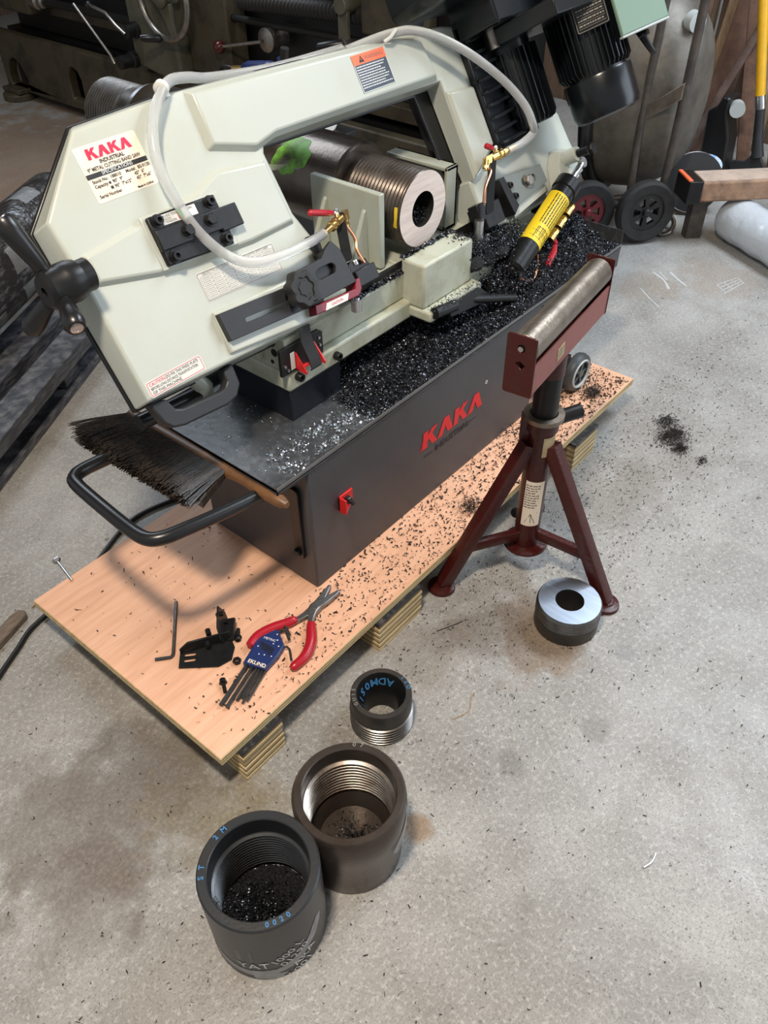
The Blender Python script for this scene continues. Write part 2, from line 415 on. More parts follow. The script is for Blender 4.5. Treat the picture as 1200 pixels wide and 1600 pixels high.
class MB:
    def __init__(s):
        s.v, s.f = [], []

    def add(s, vs_, fs):
        o = len(s.v)
        s.v += [tuple(v) for v in vs_]
        s.f += [tuple(i + o for i in f) for f in fs]
        return s

    def loft(s, loops, cap0=True, cap1=True, closed=True):
        n = len(loops[0])
        vs_, fs = [], []
        for lp in loops:
            vs_ += list(lp)
        for k in range(len(loops) - 1):
            for i in range(n if closed else n - 1):
                j = (i + 1) % n
                fs.append((k * n + i, k * n + j, (k + 1) * n + j, (k + 1) * n + i))
        if cap0:
            fs.append(tuple(range(n - 1, -1, -1)))
        if cap1:
            b = (len(loops) - 1) * n
            fs.append(tuple(b + i for i in range(n)))
        return s.add(vs_, fs)

    def prism(s, poly, d0, d1, fr):
        return s.loft([[fr(a, b, d0) for a, b in poly], [fr(a, b, d1) for a, b in poly]])

    def taper(s, polys, fr):            # polys: [(poly, d), ...]
        return s.loft([[fr(a, b, d) for a, b in pl] for pl, d in polys])

    def box(s, c, size, fr=None):
        fr = fr or (lambda x, y, z: Vector((x, y, z)))
        x, y, z = c
        a, b, d = (k / 2 for k in size)
        return s.loft([[fr(x - a, y - b, z + k), fr(x + a, y - b, z + k), fr(x + a, y + b, z + k), fr(x - a, y + b, z + k)] for k in (-d, d)])

    def box2(s, lo, hi, fr=None):
        c = [(a + b) / 2 for a, b in zip(lo, hi)]
        return s.box(c, [b - a for a, b in zip(lo, hi)], fr)

    def tube(s, pts, r, n=12, smooth=0):
        pts = [Vector(p) for p in pts]
        if smooth:
            pts = catmull(pts, smooth)
        rs = list(r) if isinstance(r, (list, tuple)) else [r] * len(pts)
        if len(rs) != len(pts):
            rs = [float(np.interp(i / (len(pts) - 1), np.linspace(0, 1, len(rs)), rs)) for i in range(len(pts))]
        t0 = (pts[1] - pts[0]).normalized()
        up = Vector((0, 0, 1)) if abs(t0.z) < 0.9 else Vector((1, 0, 0))
        u = t0.cross(up).normalized()
        loops = []
        for i, p in enumerate(pts):
            t = (pts[min(i + 1, len(pts) - 1)] - pts[max(i - 1, 0)]).normalized()
            u = (u - t * u.dot(t)).normalized()
            w = t.cross(u)
            loops.append([p + (u * math.cos(2 * PI * k / n) + w * math.sin(2 * PI * k / n)) * rs[i] for k in range(n)])
        return s.loft(loops)

    def cyl(s, p0, p1, r, r1=None, n=24):
        return s.tube([p0, p1], [r, r if r1 is None else r1], n)

    def lathe(s, prof, o, ax, n=48, closed=False, caps=(True, True)):
        """revolve (r, h) profile about axis ax through o; closed joins the last loop to the first"""
        o, ax = Vector(o), Vector(ax).normalized()
        up = Vector((0, 0, 1)) if abs(ax.z) < 0.9 else Vector((1, 0, 0))
        u = ax.cross(up).normalized()
        w = ax.cross(u)
        loops = [[o + ax * h + (u * math.cos(2 * PI * k / n) + w * math.sin(2 * PI * k / n)) * r for k in range(n)] for r, h in prof]
        if closed:
            return s.loft(loops + [loops[0]], False, False)
        return s.loft(loops, *caps)

    def sphere(s, c, r, n=16, sc=(1, 1, 1)):
        c = Vector(c)
        loops = []
        m = n // 2
        for i in range(1, m):
            a = PI * i / m
            loops.append([c + Vector((r * sc[0] * math.sin(a) * math.cos(2 * PI * k / n), r * sc[1] * math.sin(a) * math.sin(2 * PI * k / n), -r * sc[2] * math.cos(a))) for k in range(n)])
        return s.loft(loops)

    def holed(s, outer, holes, d0, d1, fr):
        bm = bmesh.new()
        edges = []
        for lp in [outer] + list(holes):
            vs_ = [bm.verts.new((a, b, 0)) for a, b in lp]
            edges += [bm.edges.new((vs_[i], vs_[(i + 1) % len(vs_)])) for i in range(len(vs_))]
        bmesh.ops.triangle_fill(bm, edges=edges, use_beauty=True, use_dissolve=False)
        bm.verts.index_update()
        co = [v.co.copy() for v in bm.verts]
        fs = [tuple(v.index for v in f.verts) for f in bm.faces]
        bm.free()
        n = len(co)
        vs_ = [fr(c.x, c.y, d0) for c in co] + [fr(c.x, c.y, d1) for c in co]
        allf = [tuple(reversed(f)) for f in fs] + [tuple(i + n for i in f) for f in fs]
        o = 0
        for lp in [outer] + list(holes):
            k = len(lp)
            for i in range(k):
                a, b = o + i, o + (i + 1) % k
                allf.append((a, b, b + n, a + n))
            o += k
        return s.add(vs_, allf)

    def build(s, name, m, parent=None, bevel=0.0, seg=2, ang=35, label=None, flat=False):
        me = bpy.data.meshes.new(name)
        root = Vector((0, 0, 0))
        pr = parent
        if pr is not None:
            root = Vector(ROOTLOC.get(pr.name, (0, 0, 0)))
        me.from_pydata([Vector(v) - root for v in s.v], [], s.f)
        bm = bmesh.new()
        bm.from_mesh(me)
        bmesh.ops.recalc_face_normals(bm, faces=bm.faces)
        bm.to_mesh(me)
        bm.free()
        if not flat:
            me.polygons.foreach_set('use_smooth', [True] * len(me.polygons))
            me.set_sharp_from_angle(angle=math.radians(ang))
        me.materials.append(m)
        o = bpy.data.objects.new(name, me)
        C.objects.link(o)
        if parent is not None:
            o.parent = parent
            ROOTLOC[o.name] = root
        if bevel:
            b = o.modifiers.new('bevel', 'BEVEL')
            b.width = bevel
            b.segments = seg
            b.limit_method = 'ANGLE'
            b.angle_limit = math.radians(30)
            b.harden_normals = False
        if label:
            o['label'] = label
        return o


def catmull(p, k):
    out = []
    for i in range(len(p) - 1):
        p0, p1, p2, p3 = p[max(i - 1, 0)], p[i], p[i + 1], p[min(i + 2, len(p) - 1)]
        for j in range(k):
            t = j / k
            out.append(0.5 * ((2 * p1) + (p2 - p0) * t + (2 * p0 - 5 * p1 + 4 * p2 - p3) * t * t + (3 * p1 - p0 - 3 * p2 + p3) * t ** 3))
    out.append(p[-1])
    return out


def tag(o, label, cat, group=None, kind=None):
    o['label'] = label
    if cat:
        o['category'] = cat
    if group:
        o['group'] = group
    if kind:
        o['kind'] = kind
    return o


def thing(name, label, cat, loc, group=None):
    o = bpy.data.objects.new(name, None)
    C.objects.link(o)
    o.location = loc
    o.empty_display_size = 0.05
    ROOTLOC[o.name] = Vector(loc)
    return tag(o, label, cat, group)


def frame(o, ex, ey, ez=None):
    o, ex, ey = Vector(o), Vector(ex).normalized(), Vector(ey).normalized()
    ez = ex.cross(ey) if ez is None else Vector(ez).normalized()
    return lambda a, b, d=0.0: o + ex * a + ey * b + ez * d


def circle(cx, cy, r, n=20, ry=None):
    ry = r if ry is None else ry
    return [(cx + r * math.cos(2 * PI * k / n), cy + ry * math.sin(2 * PI * k / n)) for k in range(n)]


def slot(cx, cy, L, r, n=8, ang=0.0):
    pts = []
    for k in range(n + 1):
        a = -PI / 2 + PI * k / n
        pts.append((L / 2 + r * math.cos(a), r * math.sin(a)))
    for k in range(n + 1):
        a = PI / 2 + PI * k / n
        pts.append((-L / 2 + r * math.cos(a), r * math.sin(a)))
    c, s_ = math.cos(ang), math.sin(ang)
    return [(cx + x * c - y * s_, cy + x * s_ + y * c) for x, y in pts]


def rrect(x0, y0, x1, y1, r, n=4):
    out = []
    for cx, cy, a0 in ((x1 - r, y0 + r, -PI / 2), (x1 - r, y1 - r, 0), (x0 + r, y1 - r, PI / 2), (x0 + r, y0 + r, PI)):
        for k in range(n + 1):
            a = a0 + PI / 2 * k / n
            out.append((cx + r * math.cos(a), cy + r * math.sin(a)))
    return out


def inset(poly, d):
    """move each edge of a simple CCW polygon inwards by d"""
    n = len(poly)
    out = []
    for i in range(n):
        p0, p1, p2 = Vector(poly[i - 1]), Vector(poly[i]), Vector(poly[(i + 1) % n])
        e1, e2 = (p1 - p0).normalized(), (p2 - p1).normalized()
        n1, n2 = Vector((-e1.y, e1.x)), Vector((-e2.y, e2.x))
        k = 1 + n1.dot(n2)
        m = (n1 + n2) / max(k, 0.4)
        out.append(tuple(p1 + m * d))
    return out


def text(body, size, fr, x, y, d, m, parent, name='lettering', thick=0.0003, align='CENTER', sx=1.0, bold=0.0, shear=0.0, rot=0.0):
    cu = bpy.data.curves.new('font', 'FONT')
    cu.body = body
    cu.size = size
    cu.align_x = align
    cu.align_y = 'CENTER'
    cu.resolution_u = 2
    cu.offset = bold
    cu.shear = shear
    to = bpy.data.objects.new('font', cu)
    me = bpy.data.meshes.new_from_object(to)
    co = [v.co.copy() for v in me.vertices]
    fs = [tuple(p.vertices) for p in me.polygons]
    bpy.data.objects.remove(to)
    bpy.data.curves.remove(cu)
    bpy.data.meshes.remove(me)
    cr, sr = math.cos(rot), math.sin(rot)
    mb = MB()
    mb.add([fr(x + (c.x * sx * cr - c.y * sr), y + (c.x * sx * sr + c.y * cr), d + thick) for c in co], fs)
    if parent is None:
        return mb
    return mb.build(name, m, parent, flat=True)


def lines(fr, rows, m, parent, name='print', d=0.0006):
    """rows of small dashes: (x0, x1, y, h)"""
    mb = MB()
    for x0, x1, y, h in rows:
        x = x0
        while x < x1 - h:
            w = min(h * random.uniform(1.2, 3.6), x1 - x)
            mb.add([fr(x, y - h / 2, d), fr(x + w, y - h / 2, d), fr(x + w, y + h / 2, d), fr(x, y + h / 2, d)], [(0, 1, 2, 3)])
            x += w + h * 0.6
    return mb.build(name, m, parent, flat=True)


def logo_letters(fr, x, y, h, m, parent, d=0.0004, name='logo_lettering'):
    """four heavy slanted letters K, barless A, K, barless A"""
    w = h * 1.12
    K = [[(0, 0), (.34, 0), (.34, .36), (.44, .46), (.70, 0), (1.08, 0), (.66, .66), (1.02, 1), (.62, 1), (.34, .70), (.34, 1), (0, 1)]]
    A = [[(0.0, 0), (.36, 0), (.56, .52), (.66, .24), (.80, 0), (1.16, 0), (.76, 1), (.40, 1)]]
    mb = MB()
    ox = 0.0
    for L in (K, A, K, A):
        for poly in L:
            pts = [(x + ox + a * w + b * h * 0.06, y + b * h) for a, b in poly]
            mb.holed(pts, [], d, d + 0.0004, fr)
        ox += w * (1.10 if L is K else 1.22)
    return mb.build(name, m, parent, flat=True), ox


def bolt_head(mb, p, ax, r, h, n=20):
    """socket cap screw head with a hex recess"""
    p, ax = Vector(p), Vector(ax).normalized()
    mb.lathe([(r, 0), (r, h * 0.9), (r * 0.92, h), (r * 0.55, h), (r * 0.5, h * 0.35), (0.0001, h * 0.35)], p, ax, n)


def hexa(mb, p, ax, r, h):
    mb.lathe([(r * 0.9, 0), (r, h * 0.15), (r, h * 0.85), (r * 0.88, h)], p, ax, 6)


# ================================================================= SETTING
mb = MB()
mb.box2((-4, -4, -0.1), (9, 9, 0))
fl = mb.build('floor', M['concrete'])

tag(fl, 'grey concrete workshop floor with oil stains and scattered grit', None, kind='structure')

mb = MB()
mb.box2((-1.2, -2.4, 3.2), (4.92, 9.0, 3.25))
tag(mb.build('ceiling', M['wallwood']), 'dark timber shed roof over the machines', None, kind='structure')
mb = MB()
mb.box2((-1.2, 7.5, 0), (4.86, 7.56, 3.2))
tag(mb.build('wall_left', M['wallwood']), 'dark timber end wall of the shed beyond the lathe', None, kind='structure')
wall = MB()
wall.box2((4.86, -3.0, 0.0), (4.92, 1.0, 2.8)).box2((4.86, 2.62, 0), (4.92, 9.0, 2.8))
wall = wall.build('wall_back', M['wallwood'])
tag(wall, 'brown timber wall of upright boards behind the machines', None, kind='structure')
y = 1.0
for k in range(12):
    w = random.uniform(0.11, 0.135)
    b = MB()
    b.box2((4.85 + random.uniform(-0.008, 0.008), y, 0), (4.885, y + w, 2.8))
    b.build('board', M['wallwood'] if k % 3 else M['palewood'], wall, bevel=0.003, seg=1)
    y += 0.135

# ================================================================= PLYWOOD SHEET ON BLOCKS
ZB = 0.118
sheet = thing('plywood_sheet', 'large pinkish plywood sheet under the band saw, littered with black chips', 'board', (1.3, 1.12, 0.098))
bx0, bx1, by0, by1 = 0.439, 2.155, 0.798, 1.445
zs = [0.096, 0.1, 0.104, 0.108, 0.112, 0.1165, ZB]
for k in range(6):
    e = 0.0012 if k % 2 else 0.0
    b = MB()
    b.box2((bx0 + e, by0 + e, zs[k]), (bx1 - e, by1 - e, zs[k + 1]))
    b.build('ply', M['plytop'] if k == 5 else (M['plyedged'] if k % 2 else M['plyedge']), sheet, bevel=0.0004 if k == 5 else 0, seg=1)


def ply_block(x0, x1, y0, y1, label, zt=0.096):
    t = thing('plywood_block', label, 'block', ((x0 + x1) / 2, (y0 + y1) / 2, 0), 'blocks holding up the plywood sheet')
    n = 11
    for k in range(n):
        za, zb_ = zt * k / n, zt * (k + 1) / n
        e = 0.0015 if k % 2 else random.uniform(-0.001, 0.001)
        b = MB()
        b.box2((x0 + e, y0 + e, za), (x1 - e, y1, zb_ - (0.0002 if k < n - 1 else 0)))
        b.build('ply', M['filmface'] if k == n - 1 else (M['plyedged'] if k % 2 else M['plyedge']), t, bevel=0.0005, seg=1)
    return t


ply_block(0.480, 0.590, 0.785, 1.25, 'laminated plywood block under the sheet corner nearest the pipe collars')
ply_block(0.905, 1.064, 0.787, 1.25, 'laminated plywood block under the sheet beside the small dark ring')
ply_block(1.770, 1.900, 0.777, 1.25, 'laminated plywood block under the sheet behind the red roller stand')

# ================================================================= BAND SAW
saw = thing('band_saw', 'cream and black metal cutting band saw standing on the plywood sheet', 'saw', (1.5, 1.15, ZB))
SA = math.radians(30)
P0 = Vector((0, 1.078, 0.695))
HX, HU, HN = Vector((1, 0, 0)), Vector((0, math.sin(SA), math.cos(SA))), Vector((0, -math.cos(SA), math.sin(SA)))
H = lambda a, b, d=0.0: P0 + HX * a + HU * b + HN * d           # in the tilted plane of the bow

W = lambda x, y, z: Vector((x, y, z))
# ---- cabinet and tray
cab = MB()
cab.box2((0.886, 0.9585, ZB + 0.001), (1.80, 1.322, 0.474)).build('cabinet', M['cabinet'], saw, bevel=0.006)
cabo = bpy.data.objects['cabinet']
F = frame((0, 0.958, 0), (1, 0, 0), (0, 0, 1), (0, -1, 0))
lg, lw = logo_letters(F, 1.278, 0.289, 0.050, M['logored'], cabo)
mb = MB()
for k in range(4):
    zz = 0.2905 + 0.0062 * k
    mb.add([F(1.268 + 0.002 * k, zz, .0006), F(1.280 + 0.001 * k, zz, .0006), F(1.280 + 0.001 * k, zz + .0036, .0006), F(1.270 + 0.002 * k, zz + .0036, .0006)], [(0, 1, 2, 3)])
so = mb.build('speed_lines', M['logored'], cabo, flat=True)
so['kind'] = 'stuff'
text('INDUSTRIAL', 0.024, F, 1.405, 0.262, 0.0005, M['ink'], cabo, sx=1.1, bold=0.0006)
mb = MB()
for xa, xb in ((1.285, 1.32), (1.475, 1.51)):
    mb.add([F(xa, 0.2612, .0006), F(xb, 0.2612, .0006), F(xb, 0.2632, .0006), F(xa, 0.2632, .0006)], [(0, 1, 2, 3)])
mb.build('print_rule', M['ink'], cabo, flat=True)
mb = MB()
mb.holed(circle(1.548, 0.352, 0.0052, 16), [circle(1.548, 0.352, 0.0034, 16)], 0.0003, 0.0008, F)
mb.build('registered_mark', M['whiteink'], cabo, flat=True)
# red bracket with bolt on the front
mb = MB()
mb.box2((0.972, 0.935, 0.305), (0.976, 0.9585, 0.345)).box2((0.972, 0.954, 0.305), (1.016, 0.9585, 0.345))
mb.prism([(0.972, 0.9585), (0.972, 0.935), (1.016, 0.9585)], 0.303, 0.306, lambda a, b, d: Vector((a, b, d)))
rb = mb.build('cord_bracket', M['redpaint'], saw, bevel=0.0006, label='small red bracket')
mb = MB()
hexa(mb, (0.994, 0.954, 0.328), (0, -1, 0), 0.010, 0.012)
mb.cyl((0.994, 0.945, 0.328), (0.994, 0.928, 0.326), 0.005)
mb.build('bolt', M['black'], rb)
# black flat latch on the left end
mb = MB()
G = frame((0.886, 0, 0), (0, -1, 0), (0, 0, 1), (-1, 0, 0))
mb.prism(rrect(-1.012, 0.20, -0.985, 0.41, 0.012), 0, 0.010, G)
la = mb.build('latch_strap', M['black'], saw, bevel=0.001)
mb = MB()
hexa(mb, (0.876, 1.0, 0.222), (-1, 0, 0), 0.011, 0.01)
mb.build('bolt', M['black'], la)

mb = MB()
tx0, tx1, ty0, ty1, tz = 0.80, 2.232, 0.957, 1.352, 0.48
mb.box2((tx0, ty0, tz - 0.006), (tx1, ty1, tz))
mb.box2((tx0, ty0, tz - 0.012), (tx1, ty0 + 0.002, tz + 0.003)).box2((tx0, ty1 - 0.002, tz - 0.02), (tx1, ty1, tz + 0.02))
mb.box2((tx0, ty0, tz - 0.026), (tx0 + 0.002, ty1, tz + 0.003))
mb.box2((tx1 - 0.002, ty0, tz - 0.02), (tx1, ty1, tz + 0.045))
mb.build('chip_tray', M['tray'], saw)
mb = MB()
mb.box2((tx0, ty0 - 0.0006, tz - 0.003), (tx1, ty0 + 0.0022, tz + 0.0042))
mb.build('tray_edge_highlight', mat('edge_highlight', (0.20, 0.20, 0.20), 0.35, 0.5), saw)  # lighter strip paints the edge highlight along the tray front
mb = MB()
mb.box2((1.80, 0.9575, tz - 0.065), (tx1, 0.962, tz + 0.003))
mb.build('tray_apron', M['cabinet'], saw)
mb = MB()
mb.box2((1.86, 0.99, ZB + 0.04), (1.93, 1.28, tz - 0.004))
mb.build('wheel_post', M['black'], saw, bevel=0.003)
mb = MB()
mb.cyl(W(1.98, 0.915, ZB + 0.062), W(1.98, 1.32, ZB + 0.062), 0.012)
mb.box2((1.90, 1.0, ZB + 0.05), (1.99, 1.02, ZB + 0.09))
mb.build('wheel_axle', M['black'], saw)

# ---- pedestal and bed
mb = MB()
mb.box2((0.987, 1.096, tz), (1.146, 1.318, 0.560))
mb.build('pedestal_box', M['navy'], saw, bevel=0.003)
mb = MB()
mb.box2((1.66, 1.11, tz), (1.98, 1.318, 0.560))
mb.build('pedestal_box', M['navy'], saw, bevel=0.003)
mb = MB()
mb.box2((0.983, 1.092, 0.558), (1.42, 1.33, 0.603))
mb.box2((1.05, 1.112, 0.603), (1.42, 1.33, 0.668))
mb.box2((1.39, 1.028, 0.565), (1.60, 1.33, 0.592))
mb.box2((1.392, 1.052, 0.592), (1.585, 1.120, 0.702))
mb.box2((1.42, 1.15, 0.592), (2.02, 1.33, 0.668))
mb.box2((1.58, 1.07, 0.558), (2.02, 1.33, 0.60))
bed = mb.build('vise_bed', M['bedpaint'], saw, bevel=0.006, seg=2)
mb = MB()
mb.box2((0.985, 1.098, 0.603), (1.06, 1.30, 0.682))
eb = mb.build('switch_housing', M['bedpaint'], saw, bevel=0.003)
E2 = frame((0.985, 0, 0), (0, -1, 0), (0, 0, 1), (-1, 0, 0))
mb = MB()
for yy, zz in ((-1.130, 0.642), (-1.138, 0.618), (-1.133, 0.660)):
    mb.prism(circle(yy, zz, 0.009 if zz > .63 and zz < .65 else 0.005, 12), 0, 0.001, E2)
mb.build('knockout_hole', M['bore'], eb)
mb = MB()
mb.prism(rrect(-1.205, 0.615, -1.165, 0.645, 0.004), 0, 0.012, E2)
mb.build('socket_cover', M['bedpaint'], eb, bevel=0.001)
F2 = frame((0, 1.094, 0), (1, 0, 0), (0, 0, 1), (0, -1, 0))
mb = MB()
mb.prism([(0.965, 0.606), (1.082, 0.606), (1.090, 0.612), (1.090, 0.660), (1.080, 0.668), (0.965, 0.668)], -0.004, 0.004, F2)
swp = mb.build('switch_plate', M['black'], saw, bevel=0.0008)
mb = MB()
mb.prism([(0.992, 0.612), (1.004, 0.612), (1.004, 0.652), (0.992, 0.652)], 0.004, 0.0046, F2)
mb.build('switch_label', M['whitelabel'], swp, flat=True)
mb = MB()
for xa in (1.006, 1.062):
    mb.loft([[F2(xa, 0.606, .004), F2(xa, 0.606, .034), F2(xa, 0.612, .034), F2(xa, 0.648, .004)], [F2(xa + .003, 0.606, .004), F2(xa + .003, 0.606, .034), F2(xa + .003, 0.612, .034), F2(xa + .003, 0.648, .004)]])
mb.box2((1.006, 0.606, 0.004), (1.065, 0.609, 0.012), F2)
mb.build('switch_guard', M['redpaint'], swp, label='red triangular switch guard')
mb = MB()
mb.loft([[F2(1.016 + e, z, d) for e in (0, 0.030)] + [F2(1.016 + e, z, d + .004) for e in (0.030, 0)] for z, d in ((0.700, 0.010), (0.672, 0.012), (0.640, 0.030), (0.618, 0.038), (0.612, 0.034))])
mb.build('shutoff_paddle', M['greyblack'], swp, bevel=0.0008)
mb = MB()
for xx, zz in ((0.975, 0.628), (1.078, 0.650), (0.983, 0.616), (1.08, 0.632)):
    mb.cyl(F2(xx, zz, 0.004), F2(xx, zz, 0.0065), 0.0032, n=10)
mb.build('screw', M['zinc'], swp)
for xx, zz in ((1.010, 0.588), (1.129, 0.582)):
    mb = MB()
    bolt_head(mb, (xx, 1.092, zz), (0, -1, 0), 0.0095, 0.014)
    mb.build('bolt', M['blackox'], saw)

# ---- vise jaws
mb = MB()
mb.loft([[W(1.366, 1.160, 0.672), W(1.366, 1.372, 0.672), W(1.366, 1.372, 0.846), W(1.366, 1.160, 0.846)],
         [W(1.383, 1.160, 0.672), W(1.383, 1.372, 0.672), W(1.383, 1.372, 0.846), W(1.383, 1.160, 0.846)]])
jw = mb.build('vise_jaw', M['plate_paint'], saw, bevel=0.003, label='pale green-grey jaw plate with two webs')
for yy in (1.205, 1.325):
    mb = MB()
    mb.loft([[W(1.30, yy - .008, 0.672), W(1.366, yy - .011, 0.672), W(1.366, yy - .007, 0.805), W(1.358, yy - .004, 0.80)],
             [W(1.30, yy + .008, 0.672), W(1.366, yy + .011, 0.672), W(1.366, yy + .007, 0.805), W(1.358, yy + .004, 0.80)]])
    mb.build('web', M['plate_paint'], jw, bevel=0.003)
mb = MB()
mb.box2((1.665, 1.17, 0.672), (1.675, 1.36, 0.826)).box2((1.630, 1.17, 0.672), (1.675, 1.179, 0.826)).box2((1.630, 1.17, .817), (1.675, 1.36, .826)).box2((1.63, 1.17, .672), (1.675, 1.36, .682))
mb.build('vise_jaw', M['plate_paint'], saw, bevel=0.002)

# ---- bow: rear guard, frame casting with raised panels
back = [(0.643, 0.019), (1.09, -0.006), (1.145, 0.04), (1.16, 0.15), (1.135, 0.21), (1.135, 0.33), (1.16, 0.352), (1.705, 0.338), (1.71, 0.102), (1.83, 0.152), (1.83, 0.305), (1.868, 0.312), (1.885, 0.372), (1.905, 0.425), (1.79, 0.462), (1.62, 0.470), (1.0, 0.492), (0.789, 0.484), (0.635, 0.350), (0.638, 0.239)]
back0 = [(0.643, 0.019), (1.09, -0.006), (1.145, 0.04), (1.16, 0.15), (1.135, 0.21), (1.135, 0.33), (1.16, 0.352), (1.66, 0.340), (1.672, 0.102), (1.83, 0.152), (1.83, 0.305), (1.868, 0.312), (1.885, 0.372), (1.905, 0.425), (1.79, 0.462), (1.62, 0.470), (1.0, 0.492), (0.789, 0.484), (0.635, 0.350), (0.638, 0.239)]
mb = MB()
mb.prism(inset(back0, 0.018), -0.10, -0.06, H)
mb.prism(inset(back0, -0.005), -0.064, -0.0555, H)
mb.build('blade_guard', M['black'], saw, bevel=0.003)
front = [(0.648, 0.026), (1.064, 0.007), (1.128, 0.045), (1.145, 0.16), (1.125, 0.213), (1.120, 0.334), (1.133, 0.358), (1.700, 0.342), (1.697, 0.109), (1.808, 0.158), (1.806, 0.313), (1.845, 0.320), (1.859, 0.377), (1.873, 0.431), (1.769, 0.453), (1.608, 0.461), (0.985, 0.481), (0.762, 0.471), (0.642, 0.353), (0.648, 0.225)]
mb = MB()
mb.taper([(back, -0.0555), (back, -0.045), (front, -0.004), (inset(front, 0.004), 0.0)], H)
mb.prism([(1.712, 0.104), (1.828, 0.153), (1.828, 0.34), (1.712, 0.34)], -0.11, -0.05, H)
bow = mb.build('saw_bow', M['cream'], saw, bevel=0.003, seg=2, label='cream painted bow casting')
mb = MB()
pan = [(0.662, 0.232), (0.782, 0.206), (0.851, 0.198), (1.0, 0.190), (1.118, 0.193), (1.112, 0.325), (0.985, 0.340), (0.925, 0.316), (0.787, 0.304), (0.70, 0.294), (0.662, 0.290)]
mb.taper([(pan, -0.002), (inset(pan, 0.010), 0.011)], H)
mb.build('raised_panel', M['cream'], bow, bevel=0.003)
mb = MB()
pan = [(0.995, 0.370), (1.10, 0.340), (1.160, 0.352), (1.69, 0.345), (1.672, 0.450), (1.60, 0.4585), (1.000, 0.479)]
mb.taper([(pan, -0.002), (inset(pan, 0.012), 0.014)], H)
mb.build('raised_panel', M['cream'], bow, bevel=0.003)
mb = MB()
pan = [(1.700, 0.112), (1.806, 0.162), (1.804, 0.310), (1.70, 0.318)]
mb.taper([(pan, -0.002), (inset(pan, 0.008), 0.010)], H)
mb.build('raised_panel', M['cream'], bow, bevel=0.003)
# ledge under the guide bar
mb = MB()
pan = [(0.842, 0.030), (1.064, 0.008), (1.078, 0.012), (1.09, 0.03), (1.09, 0.10), (0.846, 0.112)]
mb.taper([(pan, -0.03), (pan, 0.004), (inset(pan, 0.003), 0.008)], H)
mb.build('guide_ledge', M['cream'], bow, bevel=0.002)

# ---- swing arm plate at the right foot of the bow
mb = MB()
pan = [(1.70, -0.01), (1.79, -0.028), (2.03, -0.026), (2.19, -0.006), (2.165, 0.09), (2.15, 0.17), (1.87, 0.17), (1.70, 0.11)]
mb.taper([(pan, -0.10), (pan, -0.024), (inset(pan, 0.006), -0.018)], H)
mb.build('swing_arm', M['cream'], saw, bevel=0.003)
mb = MB()
pan = [(2.00, -0.02), (2.12, -0.02), (2.13, 0.045), (2.09, 0.085), (2.05, 0.085), (2.02, 0.05)]
mb.taper([(pan, -0.018), (inset(pan, 0.012), 0.012)], H)
mb.cyl(H(2.072, 0.052, 0.0), H(2.072, 0.052, 0.052), 0.021, 0.019)
boss = mb.build('cylinder_boss', M['cream'], saw, bevel=0.002)
mb = MB()
mb.cyl(H(2.072, 0.052, 0.052), H(2.072, 0.052, 0.095), 0.011)
hexa(mb, H(2.072, 0.052, 0.086), HN, 0.0165, 0.016)
mb.build('pivot_bolt', M['blackox'], boss)
mb = MB()
mb.box2((2.02, 1.05, 0.482), (2.04, 1.08, 0.70))
mb.build('support_leg', M['black'], saw)

# ---- labels on the bow
def plate(name, poly, m, d, parent=saw, th=0.0006, label=None):
    b = MB()
    b.prism(poly, d, d + th, H)
    return b.build(name, m, parent, flat=True, label=label)


dS = 0.0008
spec = plate('specification_label', rrect(0.743, 0.351, 0.870, 0.4435, 0.004), M['label'], 0.0, label='cream specification sticker with red lettering')
Hs = lambda a, b, d=0.0: H(a, b, dS + d)
logo_letters(Hs, 0.763, 0.4195, 0.0175, M['redink'], spec, d=0.0002)
text('INDUSTRIAL', 0.0090, Hs, 0.806, 0.4130, 0.0, M['ink'], spec, bold=0.0003)
text('9" METAL CUTTING BAND SAW', 0.0088, Hs, 0.806, 0.4042, 0.0, M['ink'], spec, sx=0.86, bold=0.0002)
plate('print_band', [(0.744, 0.391), (0.8695, 0.391), (0.8695, 0.399), (0.744, 0.399)], M['ink'], 0.0007, spec, 0.0003)
text('SPECIFICATIONS', 0.0086, lambda a, b, d=0.0: H(a, b, 0.0011 + d), 0.806, 0.3952, 0.0, M['whiteink'], spec)
for s_, x_, y_ in (('Stock No.  188010', 0.750, 0.3855), ('Model:  BS-912B', 0.818, 0.3855), ('Capacity', 0.750, 0.3775), ('90°  9"', 0.786, 0.3775), ('45°  6"', 0.832, 0.3775), ('90°  7"x12"', 0.786, 0.3695), ('45°  7"x6"', 0.832, 0.3695), ('Serial Number', 0.750, 0.3605), ('Made in CHINA', 0.826, 0.3555)):
    text(s_, 0.0076 if 'Made' not in s_ else 0.0052, Hs, x_, y_, 0.0, M['ink'], spec, align='LEFT', bold=0.00018)
mb = MB()
mb.prism(circle(0.7805, 0.3775, 0.0024, 12), 0.0, 0.0003, Hs)
mb.prism([(0.778, 0.367), (0.783, 0.367), (0.783, 0.372), (0.778, 0.372)], 0.0, 0.0003, Hs)
mb.build('print_mark', M['ink'], spec, flat=True)

